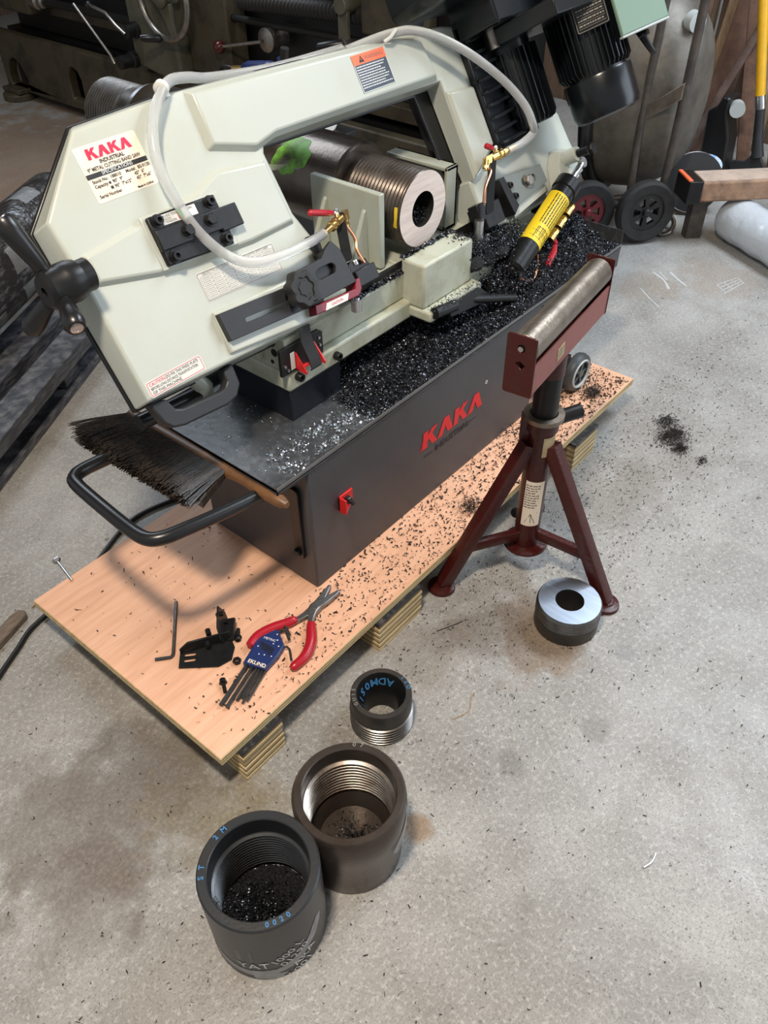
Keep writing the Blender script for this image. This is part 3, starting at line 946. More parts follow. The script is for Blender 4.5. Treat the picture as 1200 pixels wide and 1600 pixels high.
warn = plate('warning_label', [(1.427, 0.371), (1.533, 0.371), (1.533, 0.446), (1.427, 0.446)], M['bluegrey'], 0.0142)
Hw = lambda a, b, d=0.0: H(a, b, 0.0150 + d)
plate('print_band', [(1.427, 0.426), (1.533, 0.426), (1.533, 0.446), (1.427, 0.446)], M['orange'], 0.0148, warn, 0.0003)
mb = MB()
mb.holed([(1.446, 0.4295), (1.463, 0.4295), (1.4545, 0.4430)], [[(1.4535, 0.4325), (1.4555, 0.4325), (1.4555, 0.4385), (1.4535, 0.4385)]], 0.0003, 0.0006, Hw)
mb.build('warning_triangle', M['ink'], warn, flat=True)
text('WARNING', 0.0125, Hw, 1.495, 0.4358, 0.0003, M['greyink'], warn)
lines(Hw, [(1.431, 1.431 + random.uniform(0.07, 0.096), 0.4215 - 0.0052 * k, 0.0021) for k in range(9)], M['whiteink'], warn)
mb = MB()
for (a, b, c_, d_) in ((1.427, .371, 1.533, .3722), (1.427, .371, 1.4285, .426), (1.5315, .371, 1.533, .426)):
    mb.prism([(a, b), (c_, b), (c_, d_), (a, d_)], 0.0001, 0.0004, Hw)
mb.build('print_border', M['whiteink'], warn, flat=True)

# selection chart
FT = lambda a, b, d=0.0: H(a, b + (a - 0.85) * -0.035, d)
mb = MB()
mb.prism(rrect(0.851, 0.131, 1.043, 0.186, 0.004), 0.0, 0.0008, FT)
chart = mb.build('selection_chart', M['whitelabel'], saw, flat=True, label='pale blade selection chart sticker')
Fc = lambda a, b, d=0.0: FT(a, b, 0.001 + d)
text('SELECTION CHART  BLADE TOOTH PITCHER', 0.0068, Fc, 0.947, 0.1805, 0.0, M['greyink'], chart, sx=1.2)
mb = MB()
for k in range(7):
    yy = 0.176 - 0.0068 * k
    mb.prism([(0.856, yy), (1.038, yy), (1.038, yy + 0.0005), (0.856, yy + 0.0005)], 0.0, 0.0002, Fc)
for k in range(8):
    xx = 0.856 + 0.026 * k
    mb.prism([(xx, 0.1352), (xx + 0.0005, 0.1352), (xx + 0.0005, 0.1765), (xx, 0.1765)], 0.0, 0.0002, Fc)
mb.build('print_grid', M['greyink'], chart, flat=True)
lines(Fc, [(0.859 + 0.026 * c_, 0.878 + 0.026 * c_, 0.1728 - 0.0068 * r_, 0.0013) for r_ in range(6) for c_ in range(7)], mat('pale_ink', (0.32, 0.31, 0.29), 0.6), chart, d=0.0002)
mb = MB()
mb.holed(rrect(0.8525, 0.1325, 1.0415, 0.1845, 0.003), [rrect(0.8535, 0.1335, 1.0405, 0.1835, 0.0026)], 0.0, 0.0002, Fc)
mb.build('print_border', M['greyink'], chart, flat=True)
# caution label
mb = MB()
mb.prism(rrect(0.657, 0.0285, 0.782, 0.0575, 0.004), 0.0, 0.0006, H)
caut = mb.build('caution_label', M['whitelabel'], saw, flat=True, label='white caution sticker with red and black lettering')
mb = MB()
mb.holed(rrect(0.659, 0.0305, 0.780, 0.0555, 0.003), [rrect(0.6598, 0.0313, 0.7792, 0.0547, 0.0028)], 0.0007, 0.0010, H)
mb.build('print_border', M['redink'], caut, flat=True)
Hc = lambda a, b, d=0.0: H(a, b, 0.0008 + d)
text('CAUTION:', 0.0078, Hc, 0.663, 0.0500, 0.0, M['redink'], caut, align='LEFT')
text('DO FIX THIS FIXED PLATE', 0.0078, Hc, 0.700, 0.0500, 0.0, M['ink'], caut, align='LEFT', sx=0.82)
text('BEFORE LONG DISTANCE TRANSPORTATION', 0.0074, Hc, 0.663, 0.0425, 0.0, M['ink'], caut, align='LEFT', sx=0.70)
text('OF THIS MACHINE', 0.0078, Hc, 0.663, 0.0350, 0.0, M['ink'], caut, align='LEFT')

# ---- blade tension slide plate
mb = MB()
mb.prism([(0.789, 0.212), (0.962, 0.202), (0.967, 0.24), (0.967, 0.302), (0.792, 0.308)], 0.008, 0.013, H)
mb.build('raised_panel', M['cream'], bow, bevel=0.002)
mb = MB()
mb.prism([(0.798, 0.216), (0.948, 0.206), (0.952, 0.232), (0.952, 0.299), (0.800, 0.303)], 0.011, 0.021, H)
tp = mb.build('tension_plate', M['blackox'], saw, bevel=0.003)
mb = MB()
mb.prism([(0.797, 0.242), (0.932, 0.237), (0.932, 0.232), (0.983, 0.231), (0.983, 0.272), (0.800, 0.279)], 0.019, 0.029, H)
tsl = mb.build('slide_block', M['blackox'], tp, bevel=0.002)
for a, b in ((0.817, 0.292), (0.935, 0.289), (0.818, 0.227), (0.935, 0.219)):
    mb = MB()
    mb.lathe([(0.0115, 0), (0.0115, 0.0025), (0.0001, 0.0025)], H(a, b, 0.021), HN, 24)
    bolt_head(mb, H(a, b, 0.0235), HN, 0.0085, 0.009)
    mb.build('socket_screw', M['blackox'], tp)
for a, b in ((0.862, 0.258), (0.915, 0.260)):
    mb = MB()
    mb.cyl(H(a, b, 0.029), H(a, b, 0.031), 0.0125)
    hexa(mb, H(a, b, 0.031), HN, 0.0105, 0.008)
    mb.build('hex_bolt', M['blackox'], tp)
mb = MB()
mb.prism([(0.826, 0.281), (0.903, 0.278), (0.903, 0.296), (0.827, 0.299)], 0.0212, 0.0217, H)
bl = mb.build('tension_label', M['whitelabel'], tp, flat=True)
Hl = lambda a, b, d=0.0: H(a, b - (a - 0.83) * 0.04, 0.0219 + d)
text('BLADE TENSION', 0.0062, Hl, 0.850, 0.2950, 0.0, M['ink'], bl, sx=0.85)
text('GREEN', 0.0058, Hl, 0.886, 0.2950, 0.0, M['ink'], bl)
text('HIGH', 0.006, Hl, 0.838, 0.2895, 0.0, M['ink'], bl)
text('TENSION', 0.006, Hl, 0.843, 0.2845, 0.0, M['ink'], bl)
for xa, m_ in ((0.861, 'redink'), (0.867, 'greenink')):
    mb = MB()
    mb.prism([(xa, 0.2825), (xa + .006, 0.2825), (xa + .006, 0.2985), (xa, 0.2985)], 0.0, 0.0003, Hl)
    mb.build('print_band', M[m_], bl, flat=True)

# ---- three-armed tension knob on the left flank
kc = W(0.612, 1.178, 0.934)
mb = MB()
kx = Vector((-1, 0, 0))
mb.lathe([(0.027, -0.036), (0.027, -0.016), (0.031, -0.016), (0.034, -0.004), (0.034, 0.012), (0.0315, 0.018), (0.0315, 0.040), (0.025, 0.047), (0.008, 0.047), (0.008, 0.042), (0.0001, 0.042)], kc, kx, 36)
kn = mb.build('tension_knob', M['blackox'], saw)
for tgt in (W(0.56, 1.235, 1.040), W(0.56, 1.098, 0.902), W(0.56, 1.255, 0.842)):
    base = kc + kx * 0.022
    dirv = (tgt - base).normalized()
    L = (tgt - base).length
    mb = MB()
    mb.tube([base + dirv * t for t in (0.015, 0.034, 0.038, L * 0.8, L - 0.006, L)], [0.010, 0.010, 0.0125, 0.0180, 0.0185, 0.015], 20)
    hd = mb.build('knob_handle', M['black'], kn)
    mb = MB()
    bolt_head(mb, base + dirv * L, dirv, 0.0105, 0.002)
    mb.build('end_screw', M['zinc'], hd)
# ---- lifting handle under the bow
mb = MB()
ho = [(0.668, 0.018), (0.684, -0.020), (0.696, -0.030), (0.802, -0.040), (0.822, -0.036), (0.834, -0.020), (0.836, 0.010)]
mb.tube([H(a, b, -0.035) for a, b in ho], 0.0125, 14, smooth=5)
hh = []
outer = [(0.655, 0.02), (0.664, -0.022), (0.676, -0.038), (0.700, -0.045), (0.800, -0.053), (0.828, -0.048), (0.846, -0.030), (0.850, 0.012)]
inner = [(0.824, 0.008), (0.822, -0.014), (0.812, -0.022), (0.798, -0.024), (0.712, -0.016), (0.698, -0.010), (0.690, 0.014)]
mb = MB()
mb.prism(outer + inner, -0.046, -0.018, H)
lh = mb.build('lift_handle', M['greyblack'], saw, bevel=0.004, seg=2)
mb = MB()
mb.cyl(H(0.66, -0.012, -0.105), H(0.80, -0.02, -0.105), 0.016)
mb.build('wheel_axle_cover', M['black'], saw)
mb = MB()
mb.tube([H(0.785, 0.02, -0.07), H(0.80, -0.01, -0.07), H(0.79, -0.02, -0.075)], 0.018, 14, smooth=3)
mb.build('bow_foot', M['cream'], saw)

# ---- left guide bar, guide bracket and knobs
mb = MB()
mb.holed([(0.846, 0.052), (1.088, 0.034), (1.092, 0.088), (0.846, 0.106)], [slot(0.965, 0.068, 0.13, 0.0048, 6, -0.075)], 0.006, 0.020, H)
gb = mb.build('guide_bar', M['greyblack'], saw, bevel=0.0015)
mb = MB()
mb.holed([(1.045, 0.040), (1.183, 0.038), (1.176, 0.112), (1.162, 0.134), (1.140, 0.126), (1.120, 0.112), (1.050, 0.112)], [slot(1.118, 0.085, 0.035, 0.0105, 6, 0.0)], 0.020, 0.030, H)
gk = mb.build('guide_bracket', M['greyblack'], saw, bevel=0.0015)
mb = MB()
mb.prism([(1.05, 0.045), (1.178, 0.043), (1.172, 0.108), (1.05, 0.108)], 0.004, 0.018, H)
mb.build('bracket_back', M['blackox'], gk)
mb = MB()
mb.prism([(1.048, 0.018), (1.175, 0.010), (1.190, 0.020), (1.196, 0.042), (1.185, 0.043), (1.172, 0.026), (1.055, 0.036)], -0.004, 0.030, H)
mr = mb.build('blade_cover', M['maroon'], saw, bevel=0.002, label='dark red blade cover')
mb = MB()
mb.prism([(1.075, 0.017), (1.140, 0.0135), (1.150, 0.0255), (1.085, 0.029)], 0.030, 0.0305, H)
ml = mb.build('cover_label', M['whitelabel'], mr, flat=True)
text('CAUTION', 0.0075, lambda a, b, d=0.0: H(a, b - (a - 1.11) * .05, 0.0307 + d), 1.112, 0.0213, 0.0, M['redink'], ml)
# scalloped hand knob
mb = MB()
lob = []
for k in range(56):
    a = 2 * PI * k / 56
    lob.append((0.0355 + 0.0030 * math.cos(7 * a)) if True else 0)
loops = []
for sc, d in ((0.86, 0.034), (1.0, 0.040), (1.0, 0.056), (0.90, 0.062), (0.62, 0.062), (0.60, 0.059), (0.42, 0.059), (0.40, 0.061), (0.01, 0.061)):
    loops.append([H(1.026 + lob[k] * sc * math.cos(2 * PI * k / 56), 0.078 + lob[k] * sc * math.sin(2 * PI * k / 56), d) for k in range(56)])
mb.loft(loops)
mb.cyl(H(1.026, 0.078, 0.014), H(1.026, 0.078, 0.036), 0.016)
hk = mb.build('guide_knob', M['darkplastic'], saw)
mb = MB()
for a in (0.9, 3.2, 5.3):
    mb.cyl(H(1.026 + 0.026 * math.cos(a), 0.078 + 0.026 * math.sin(a), 0.0618), H(1.026 + 0.026 * math.cos(a), 0.078 + 0.026 * math.sin(a), 0.0625), 0.003, n=10)
mb.build('cap_notch', M['bore'], hk)
# upright wing knob
mb = MB()
q = H(1.135, 0.112, 0.012)
mb.lathe([(0.014, 0), (0.014, 0.008), (0.009, 0.012), (0.011, 0.030), (0.010, 0.036)], q, HU, 18)
for a in range(5):
    an = 2 * PI * a / 5 + 0.4
    mb.sphere(q + HU * 0.040 + HX * 0.012 * math.cos(an) + HN * 0.012 * math.sin(an), 0.0085, 10)
mb.build('lock_knob', M['darkplastic'], saw)


# ---- coolant valve builder (post, brass valve, lever, copper spout)
def valve(base, top, side, lever_end, barb, spout):
    base, top = Vector(base), Vector(top)
    mb = MB()
    ax = (top - base).normalized()
    s_ = Vector(side).normalized()
    nrm = ax.cross(s_).normalized()
    fr = frame(base, s_, ax, nrm)
    Lp = (top - base).length
    mb.prism(rrect(-0.011, 0, 0.011, Lp + 0.012, 0.006), -0.003, 0.003, fr)
    p = mb.build('valve_post', M['blackox'], saw, bevel=0.0006)
    b = Vector(barb)
    v = (b - top).normalized()
    mb = MB()
    mb.cyl(top - v * 0.004, top + v * 0.018, 0.0095)
    hexa(mb, top + v * 0.016, v, 0.0115, 0.010)
    mb.lathe([(0.0085, 0.026), (0.0085, 0.032), (0.0105, 0.033), (0.0105, 0.040), (0.007, 0.042), (0.006, 0.075)], top, v, 18)
    mb.lathe([(0.006, 0), (0.006, 0.012), (0.0045, 0.016)], top + v * 0.009, ax, 14)
    mb.box((0, 0, 0), (0.020, 0.020, 0.018), frame(top - v * 0.016, v, ax))
    mb.cyl(top - v * 0.018, top - v * 0.018 - ax * 0.022, 0.0085)
    hexa(mb, top - v * 0.018 - ax * 0.012, -ax, 0.010, 0.008)
    vb = mb.build('valve_body', M['brass'], p)
    le = Vector(lever_end)
    st = top + v * 0.009 + ax * 0.016
    dv = (le - st).normalized()
    mb = MB()
    mb.tube([st + dv * 0.010, st + dv * 0.020, st + (le - st) * 0.6, le - dv * 0.003, le], [0.0042, 0.0062, 0.0068, 0.0066, 0.003], 14)
    mb.build('valve_lever', M['redplastic'], p, label='red valve lever')
    mb = MB()
    mb.cyl(st - ax * 0.004, st + ax * 0.008, 0.0042)
    hexa(mb, st + ax * 0.001, ax, 0.006, 0.005)
    mb.tube([st, st + dv * 0.014], 0.0038, 10)
    mb.build('lever_nut', M['zinc'], p)
    mb = MB()
    mb.tube([top - v * 0.018 - ax * 0.018] + [Vector(s2) for s2 in spout], 0.0036, 10, smooth=6)
    mb.build('spout_tube', M['copper'], p)
    return p


vtop = H(1.222, 0.163, 0.014)
valve(H(1.200, 0.080, 0.010), vtop, (HX * 0.9 + HN * 0.5), H(1.140, 0.200, 0.026), H(1.137, 0.150, 0.033), [H(1.244, 0.115, 0.010), H(1.236, 0.090, 0.010), H(1.240, 0.062, 0.012)])
hp = [H(1.152, 0.1525, 0.030), H(1.11, 0.1495, 0.037), H(1.030, 0.150, 0.043), H(0.960, 0.160, 0.040), H(0.912, 0.190, 0.036), H(0.880, 0.245, 0.032), H(0.866, 0.312, 0.030), H(0.870, 0.380, 0.024), H(0.896, 0.437, 0.022), H(0.938, 0.477, 0.018), H(0.985, 0.500, 0.0)]
mb = MB()
mb.tube(hp + [H(1.04, 0.502, -0.02), H(1.12, 0.496, -0.05), H(1.30, 0.485, -0.07), H(1.48, 0.478, -0.05)], 0.0098, 16, smooth=6)
mb.build('coolant_hose', M['hose'], saw)
mb = MB()
mb.lathe([(0.0105, -0.007), (0.0135, -0.005), (0.0135, 0.005), (0.0105, 0.007)], H(0.955, 0.491, 0.010), H(0.985, 0.5, 0) - H(0.938, 0.477, 0.018), 20)
mb.box((0, 0, 0), (0.008, 0.010, 0.012), frame(H(0.962, 0.480, 0.004), HX, HU))
mb.build('hose_clip', M['whitelabel'], saw)
# black lower guide with bearings on the left
mb = MB()
mb.box((0, 0, 0), (0.062, 0.034, 0.052), frame(H(1.235, 0.038, -0.012), HX, HU))
mb.prism([(1.19, 0.03), (1.205, 0.078), (1.255, 0.07), (1.262, 0.045)], -0.03, 0.006, H)
gl = mb.build('blade_guide', M['blackox'], saw, bevel=0.002)
for a in (1.222,):
    mb = MB()
    bolt_head(mb, H(a, 0.066, 0.004), HU, 0.0075, 0.010)
    mb.build('guide_screw', M['zinc'], gl)
mb = MB()
mb.cyl(W(1.192, 1.082, 0.696), W(1.192, 1.082, 0.668), 0.012)
mb.cyl(W(1.192, 1.082, 0.70), W(1.192, 1.082, 0.696), 0.007)
mb.build('guide_bearing', M['zinc'], gl)

# ---- blade with teeth
mb = MB()
n = 170
xs = np.linspace(1.18, 1.80, n)
vs_, fs = [], []
for i, x in enumerate(xs):
    zb = 0.655 if i % 2 else 0.6585
    for yy in (1.1292, 1.1304):
        vs_ += [(x, yy, zb), (x, yy, 0.689)]
for i in range(n - 1):
    a, b = i * 4, i * 4 + 4
    fs += [(a, b, b + 1, a + 1), (a + 2, a + 3, b + 3, b + 2), (a + 1, b + 1, b + 3, a + 3), (a, a + 2, b + 2, b)]
mb.add(vs_, fs)
mb.build('saw_blade', mat('blade_steel', (0.16, 0.155, 0.15), 0.35, 0.9, var=0.3, scale=6, stretch=(1, 1, 60)), saw)

# ---- right blade guide block, slotted arm, post and valve
mb = MB()
mb.prism([(1.757, 0.084), (1.780, 0.086), (1.803, 0.006), (1.775, -0.010)], -0.03, 0.020, H)
gr_ = mb.build('guide_side_plate', M['blackox'], saw, bevel=0.0015)
mb = MB()
mb.holed([(1.772, 0.085), (1.950, 0.071), (1.958, 0.024), (1.800, 0.006)], [slot(1.882, 0.050, 0.046, 0.0095, 6, -0.06)], -0.004, 0.014, H)
ga = mb.build('guide_arm', mat('guide_arm_grey', (0.17, 0.19, 0.175), 0.4), saw, bevel=0.0012)
mb = MB()
mb.prism([(1.79, -0.018), (1.955, 0.0), (1.955, 0.022), (1.80, 0.006)], -0.02, 0.004, H)
mb.build('arm_seat', M['cream'], ga, bevel=0.001)
for a, b in ((1.795, 0.060), (1.803, 0.030)):
    mb = MB()
    mb.cyl(H(a, b, 0.014), H(a, b, 0.016), 0.0095)
    bolt_head(mb, H(a, b, 0.016), HN, 0.0072, 0.008)
    mb.build('socket_screw', M['blackox'], ga)
mb = MB()
mb.cyl(H(1.873, 0.049, 0.014), H(1.873, 0.049, 0.017), 0.017)
hexa(mb, H(1.873, 0.049, 0.017), HN, 0.0145, 0.010)
mb.build('hex_bolt', M['oldsteel'], ga)
mb = MB()
mb.box((0, 0, 0), (0.075, 0.055, 0.05), frame(H(1.715, 0.018, -0.02), HX, HU))
mb.box((0, 0, 0), (0.03, 0.04, 0.03), frame(H(1.675, 0.035, -0.01), HX, HU))
gg = mb.build('blade_guide', M['blackox'], saw, bevel=0.002)
mb = MB()
mb.cyl(W(1.655, 1.085, 0.715), W(1.655, 1.085, 0.650), 0.012)
mb.build('guide_bearing', M['zinc'], gg)
mb = MB()
mb.box2((1.655, 1.06, 0.628), (1.68, 1.085, 0.650)).cyl(W(1.668, 1.073, 0.65), W(1.668, 1.073, 0.668), 0.011)
mb.build('carbide_pad', M['zinc'], gg)
valve(H(1.672, 0.025, 0.025), H(1.735, 0.139, 0.040), (HX * 0.9 + HN * 0.4), H(1.712, 0.171, 0.050), H(1.80, 0.140, 0.058), [H(1.705, 0.112, 0.045), H(1.665, 0.085, 0.045), H(1.640, 0.055, 0.045)])
mb = MB()
mb.tube([H(1.782, 0.138, 0.053), H(1.835, 0.140, 0.063), H(1.868, 0.152, 0.080), H(1.850, 0.178, 0.098), H(1.838, 0.220, 0.100), H(1.800, 0.283, 0.095), H(1.738, 0.358, 0.080), H(1.676, 0.417, 0.060), H(1.613, 0.453, 0.042), H(1.568, 0.463, 0.024), H(1.53, 0.467, 0.0), H(1.47, 0.468, -0.03)], 0.0098, 16, smooth=8)
mb.build('coolant_hose', M['hose'], saw)
mb = MB()
mb.tube([H(1.570, 0.466, 0.036), H(1.548, 0.455, 0.032), H(1.535, 0.452, 0.022)], 0.004, 8)
mb.build('hose_tie', M['whitelabel'], saw)

# ---- gearbox, motor, terminal box
mb = MB()
mb.prism([(1.80, 0.13), (1.99, 0.15), (1.99, 0.44), (1.80, 0.44)], -0.09, 0.02, H)
gx = mb.build('gearbox', M['motor'], saw, bevel=0.006)
for k in range(9):
    b_ = 0.155 + 0.030 * k
    mb = MB()
    mb.prism([(1.805, b_), (1.905, b_ + 0.004), (1.905, b_ + 0.012), (1.805, b_ + 0.008)], 0.02, 0.036, H)
    mb.build('cooling_rib', M['motor'], gx, bevel=0.001, seg=1)
ma, mbb, md, mr_ = 2.075, 0.112, 0.165, 0.086
mc = lambda h: H(ma, mbb + h, md)
mb = MB()
mb.lathe([(0.0001, 0.0), (mr_ * 0.80, 0.0), (mr_ * 0.94, 0.006), (mr_, 0.022), (mr_, 0.095), (mr_ * 0.98, 0.10), (mr_ * 0.9, 0.10)], mc(0), HU, 56)
mb.build('fan_cover', M['motor'], saw)
mb = MB()
mb.cyl(mc(0.095), mc(0.36), mr_ * 0.88, n=40)
mo = mb.build('motor_body', M['motor'], saw)
for k in range(40):
    an = 2 * PI * k / 40
    dv = HX * math.cos(an) + HN * math.sin(an)
    tv = HU.cross(dv)
    fr = frame(mc(0.105) + dv * mr_ * 0.86, HU, dv, tv)
    mb = MB()
    mb.prism([(0, 0), (0.235, 0), (0.235, 0.017), (0.012, 0.017), (0, 0.008)], -0.0014, 0.0014, fr)
    mb.build('cooling_fin', M['motor'], mo, flat=True)
mb = MB()
mb.cyl(mc(0.34), mc(0.375), mr_ * 1.06, n=40)
mb.prism([(1.86, 0.36), (2.20, 0.36), (2.20, 0.40), (1.86, 0.40)], 0.03, 0.24, H)
mb.build('motor_flange', M['motor'], saw, bevel=0.003)
# lower finned half beside the gearbox
mb = MB()
mb.cyl(H(1.955, 0.165, 0.022), H(1.955, 0.42, 0.022), 0.058, n=32)
gm = mb.build('reduction_housing', M['motor'], saw, bevel=0.003)
for k in range(22):
    an = -0.2 * PI + 1.5 * PI * k / 22 - 0.4
    dv = HX * math.cos(an) + HN * math.sin(an)
    fr = frame(H(1.955, 0.165, 0.022) + dv * 0.055, HU, dv, HU.cross(dv))
    mb = MB()
    mb.prism([(0.002, 0), (0.18, 0), (0.18, 0.016), (0.016, 0.016), (0.004, 0.009)], -0.0014, 0.0014, fr)
    mb.build('cooling_fin', M['motor'], gm, flat=True)
# name plate on the motor flank facing the viewer
dvp = (HN * 0.70 - HX * 0.71).normalized()
npf = frame(mc(0.24) + dvp * (mr_ + 0.0045), HU.cross(dvp) * -1, HU, dvp)
if (npf(1, 0) - npf(0, 0)).x < 0:
    npf = frame(mc(0.24) + dvp * (mr_ + 0.0045), HU.cross(dvp), HU, dvp)
mb = MB()
mb.prism(rrect(-0.040, -0.045, 0.040, 0.045, 0.005), -0.006, 0.001, npf)
npl = mb.build('name_plate', M['black'], mo, bevel=0.0005)
npg = lambda a, b, d=0.0: npf(a, b, 0.0012 + d)
mb = MB()
mb.holed(rrect(-0.038, -0.043, 0.038, 0.043, 0.004), [rrect(-0.037, -0.042, 0.037, 0.042, 0.0035)], 0, 0.0003, npg)
for k in range(7):
    mb.prism([(-0.033, -0.036 + 0.011 * k), (0.033, -0.036 + 0.011 * k), (0.033, -0.0353 + 0.011 * k), (-0.033, -0.0353 + 0.011 * k)], 0, 0.0003, npg)
mb.build('print_border', mat('plate_print', (0.30, 0.27, 0.22), 0.5, 0.5), npl, flat=True)
lines(npg, [(-0.032, 0.032, -0.030 + 0.011 * k, 0.003) for k in range(6)], bpy.data.materials['plate_print'], npl, d=0.0002)
# terminal box
tdir = (HN * 0.94 - HX * 0.34).normalized()
tw = (HX * 0.94 + HN * 0.34).normalized()
tb = frame(mc(0.225) + tdir * 0.095 + HX * 0.09, tw, HU, tdir)
mb = MB()
mb.box((0, 0, 0), (0.135, 0.135, 0.075), tb)
tbo = mb.build('terminal_box', M['motor'], saw, bevel=0.004)
mb = MB()
mb.box((0, 0, 0.042), (0.150, 0.146, 0.010), tb)
lid = mb.build('box_lid', M['greenpaint'], tbo, bevel=0.003, label='pale green terminal box lid')
mb = MB()
mb.box((0, -0.075, 0.040), (0.150, 0.006, 0.014), tb)
mb.build('lid_gasket', M['hubgrey'], tbo, bevel=0.002)
mb = MB()
mb.cyl(tb(0.03, -0.066, 0.0), tb(0.03, -0.092, 0.0), 0.011)
hexa(mb, tb(0.03, -0.078, 0.0), -HU, 0.014, 0.012)
mb.build('cable_gland', M['black'], tbo)
mb = MB()
mb.tube([tb(0.03, -0.090, 0.0), tb(0.04, -0.118, 0.0), tb(0.055, -0.135, -0.01), tb(0.065, -0.12, -0.03), tb(0.06, -0.05, -0.06), tb(0.05, 0.05, -0.09)], 0.0065, 10, smooth=6)
mb.build('motor_cable', M['cable'], saw)
# belt cover above, shiny shaft
mb = MB()
mb.prism(rrect(1.63, 0.475, 2.10, 0.66, 0.03), -0.02, 0.16, H)
mb.prism(rrect(1.80, 0.40, 2.02, 0.50, 0.01), 0.0, 0.13, H)
mb.build('pulley_cover', M['motor'], saw, bevel=0.006)
mb = MB()
mb.cyl(H(1.865, 0.36, 0.055), H(1.865, 0.47, 0.055), 0.014)
mb.build('gear_shaft', M['oldsteel'], saw)

# ---- hydraulic cylinder
ca, cb = W(1.722, 1.020, 0.573), W(2.078, 1.046, 0.7435)
cv = (cb - ca).normalized()
cl = (cb - ca).length
mb = MB()
mb.lathe([(0.022, 0.004), (0.031, 0.012), (0.031, 0.285), (0.0345, 0.286), (0.0345, 0.318), (0.030, 0.322), (0.010, 0.322)], ca, cv, 40)
hc = mb.build('feed_cylinder', M['blackox'], saw, label='black hydraulic feed cylinder with yellow label')
mb = MB()
mb.cyl(ca + cv * 0.318, ca + cv * (cl - 0.005), 0.0085)
mb.lathe([(0.0135, -0.006), (0.0135, 0.006)], cb, HN, 24)
mb.build('cylinder_rod', M['steel'], hc)
mb = MB()
mb.lathe([(0.012, 0.0), (0.020, 0.012), (0.022, 0.03)], ca - cv * 0.002, cv, 20)
mb.tube([ca - Vector((0, 0.03, 0)), ca + Vector((0, 0.05, 0))], 0.009, 14)
mb.build('cylinder_eye', M['blackox'], hc)
# label wrapped round the barrel
up = (Vector((0, 0, 1)) - cv * cv.z).normalized()
sd = cv.cross(up).normalized()
if sd.y > 0:
    sd = -sd


def cf(a, b, d=0.0):        # a along the barrel, b around it from the side facing the viewer, d outward
    th = 0.62 + b / 0.0315
    return ca + cv * a + (sd * math.cos(th) + up * math.sin(th)) * (0.0316 + d)


mb = MB()
loops = []
for k in range(15):
    bb = -0.052 + 0.104 * k / 14
    loops.append([cf(0.092, bb), cf(0.258, bb)])
mb.loft(loops, False, False, closed=False)
yl = mb.build('yellow_label', M['yellow'], hc)
for k in range(9):
    a0 = 0.245 - 0.007 * k
mb = MB()
rowsets = [(0.150, 0.252, -0.036 + 0.0075 * k, 0.0028) for k in range(9)] + [(0.112, 0.140, -0.030 + 0.009 * k, 0.0018) for k in range(6)]
cfp = lambda a, b, d=0.0: cf(a, b, 0.0004 + d)
lines(cfp, rowsets, M['ink'], yl, d=0.0)
mb = MB()
for (a0, b0, a1, b1) in ((0.105, -0.034, 0.106, 0.03), (0.122, -0.034, 0.123, 0.03), (0.135, -0.02, 0.136, 0.02), (0.10, -0.02, 0.135, -0.0185), (0.10, 0.0, 0.14, 0.0015), (0.10, 0.018, 0.135, 0.0195)):
    m_ = 6
    for k in range(m_):
        u0, u1 = b0 + (b1 - b0) * k / m_, b0 + (b1 - b0) * (k + 1) / m_
        mb.add([cfp(a0, u0), cfp(a1, u0), cfp(a1, u1), cfp(a0, u1)], [(0, 1, 2, 3)])
mb.build('print_diagram', M['ink'], yl, flat=True)
# brass needle valve, red tap and copper loop beside the barrel
vbp = ca + cv * 0.23 - up * 0.012 + sd * -0.0 + Vector((0.03, -0.035, -0.012))
mb = MB()
for k in range(3):
    pp = ca + cv * (0.15 + 0.045 * k) + sd * 0.030 - up * 0.030
    mb.cyl(pp, pp + cv * 0.022, 0.010, n=12)
    hexa(mb, pp + cv * 0.022, cv, 0.009, 0.016)
fv = mb.build('feed_valve', M['brass'], hc)
mb = MB()
pp = ca + cv * 0.16 + sd * 0.034 - up * 0.036
mb.cyl(pp, pp - up * 0.012 + sd * 0.006, 0.006)
mb.tube([pp - up * 0.012 + sd * 0.006, pp - cv * 0.02 - up * 0.022 + sd * .01, pp - cv * 0.062 - up * 0.028 + sd * .012], [0.004, 0.0085, 0.0075], 12)
mb.build('feed_tap', M['redplastic'], hc, label='red tap lever')
mb = MB()
mb.tube([ca + cv * 0.09 + sd * 0.026 - up * 0.022, ca + cv * 0.07 + sd * 0.032 - up * 0.05, ca + cv * 0.045 + sd * 0.034 - up * 0.06, ca + cv * 0.02 + sd * 0.03 - up * 0.045, ca + cv * 0.005 + sd * 0.02 - up * 0.02], 0.003, 8, smooth=6)
mb.build('hose_loop', M['copper'], hc)

# ---- dark chute plate and mitre stop in front of the bed
mb = MB()
mb.loft([[W(1.452, 1.02, 0.590), W(1.575, 1.02, 0.588), W(1.655, 1.02, 0.530), W(1.462, 1.02, 0.556)], [W(1.452, 1.023, 0.590), W(1.575, 1.023, 0.588), W(1.655, 1.023, 0.530), W(1.462, 1.023, 0.556)]])
mb.build('chute_plate', M['greyblack'], saw)
mb = MB()
mb.cyl(W(1.40, 1.025, 0.590), W(1.475, 1.02, 0.582), 0.014)
mb.build('stop_rod', M['blackox'], saw)
mb = MB()
mb.cyl(W(1.56, 1.03, 0.560), W(1.70, 0.99, 0.520), 0.011)
mb.build('stop_rod', M['blackox'], saw)

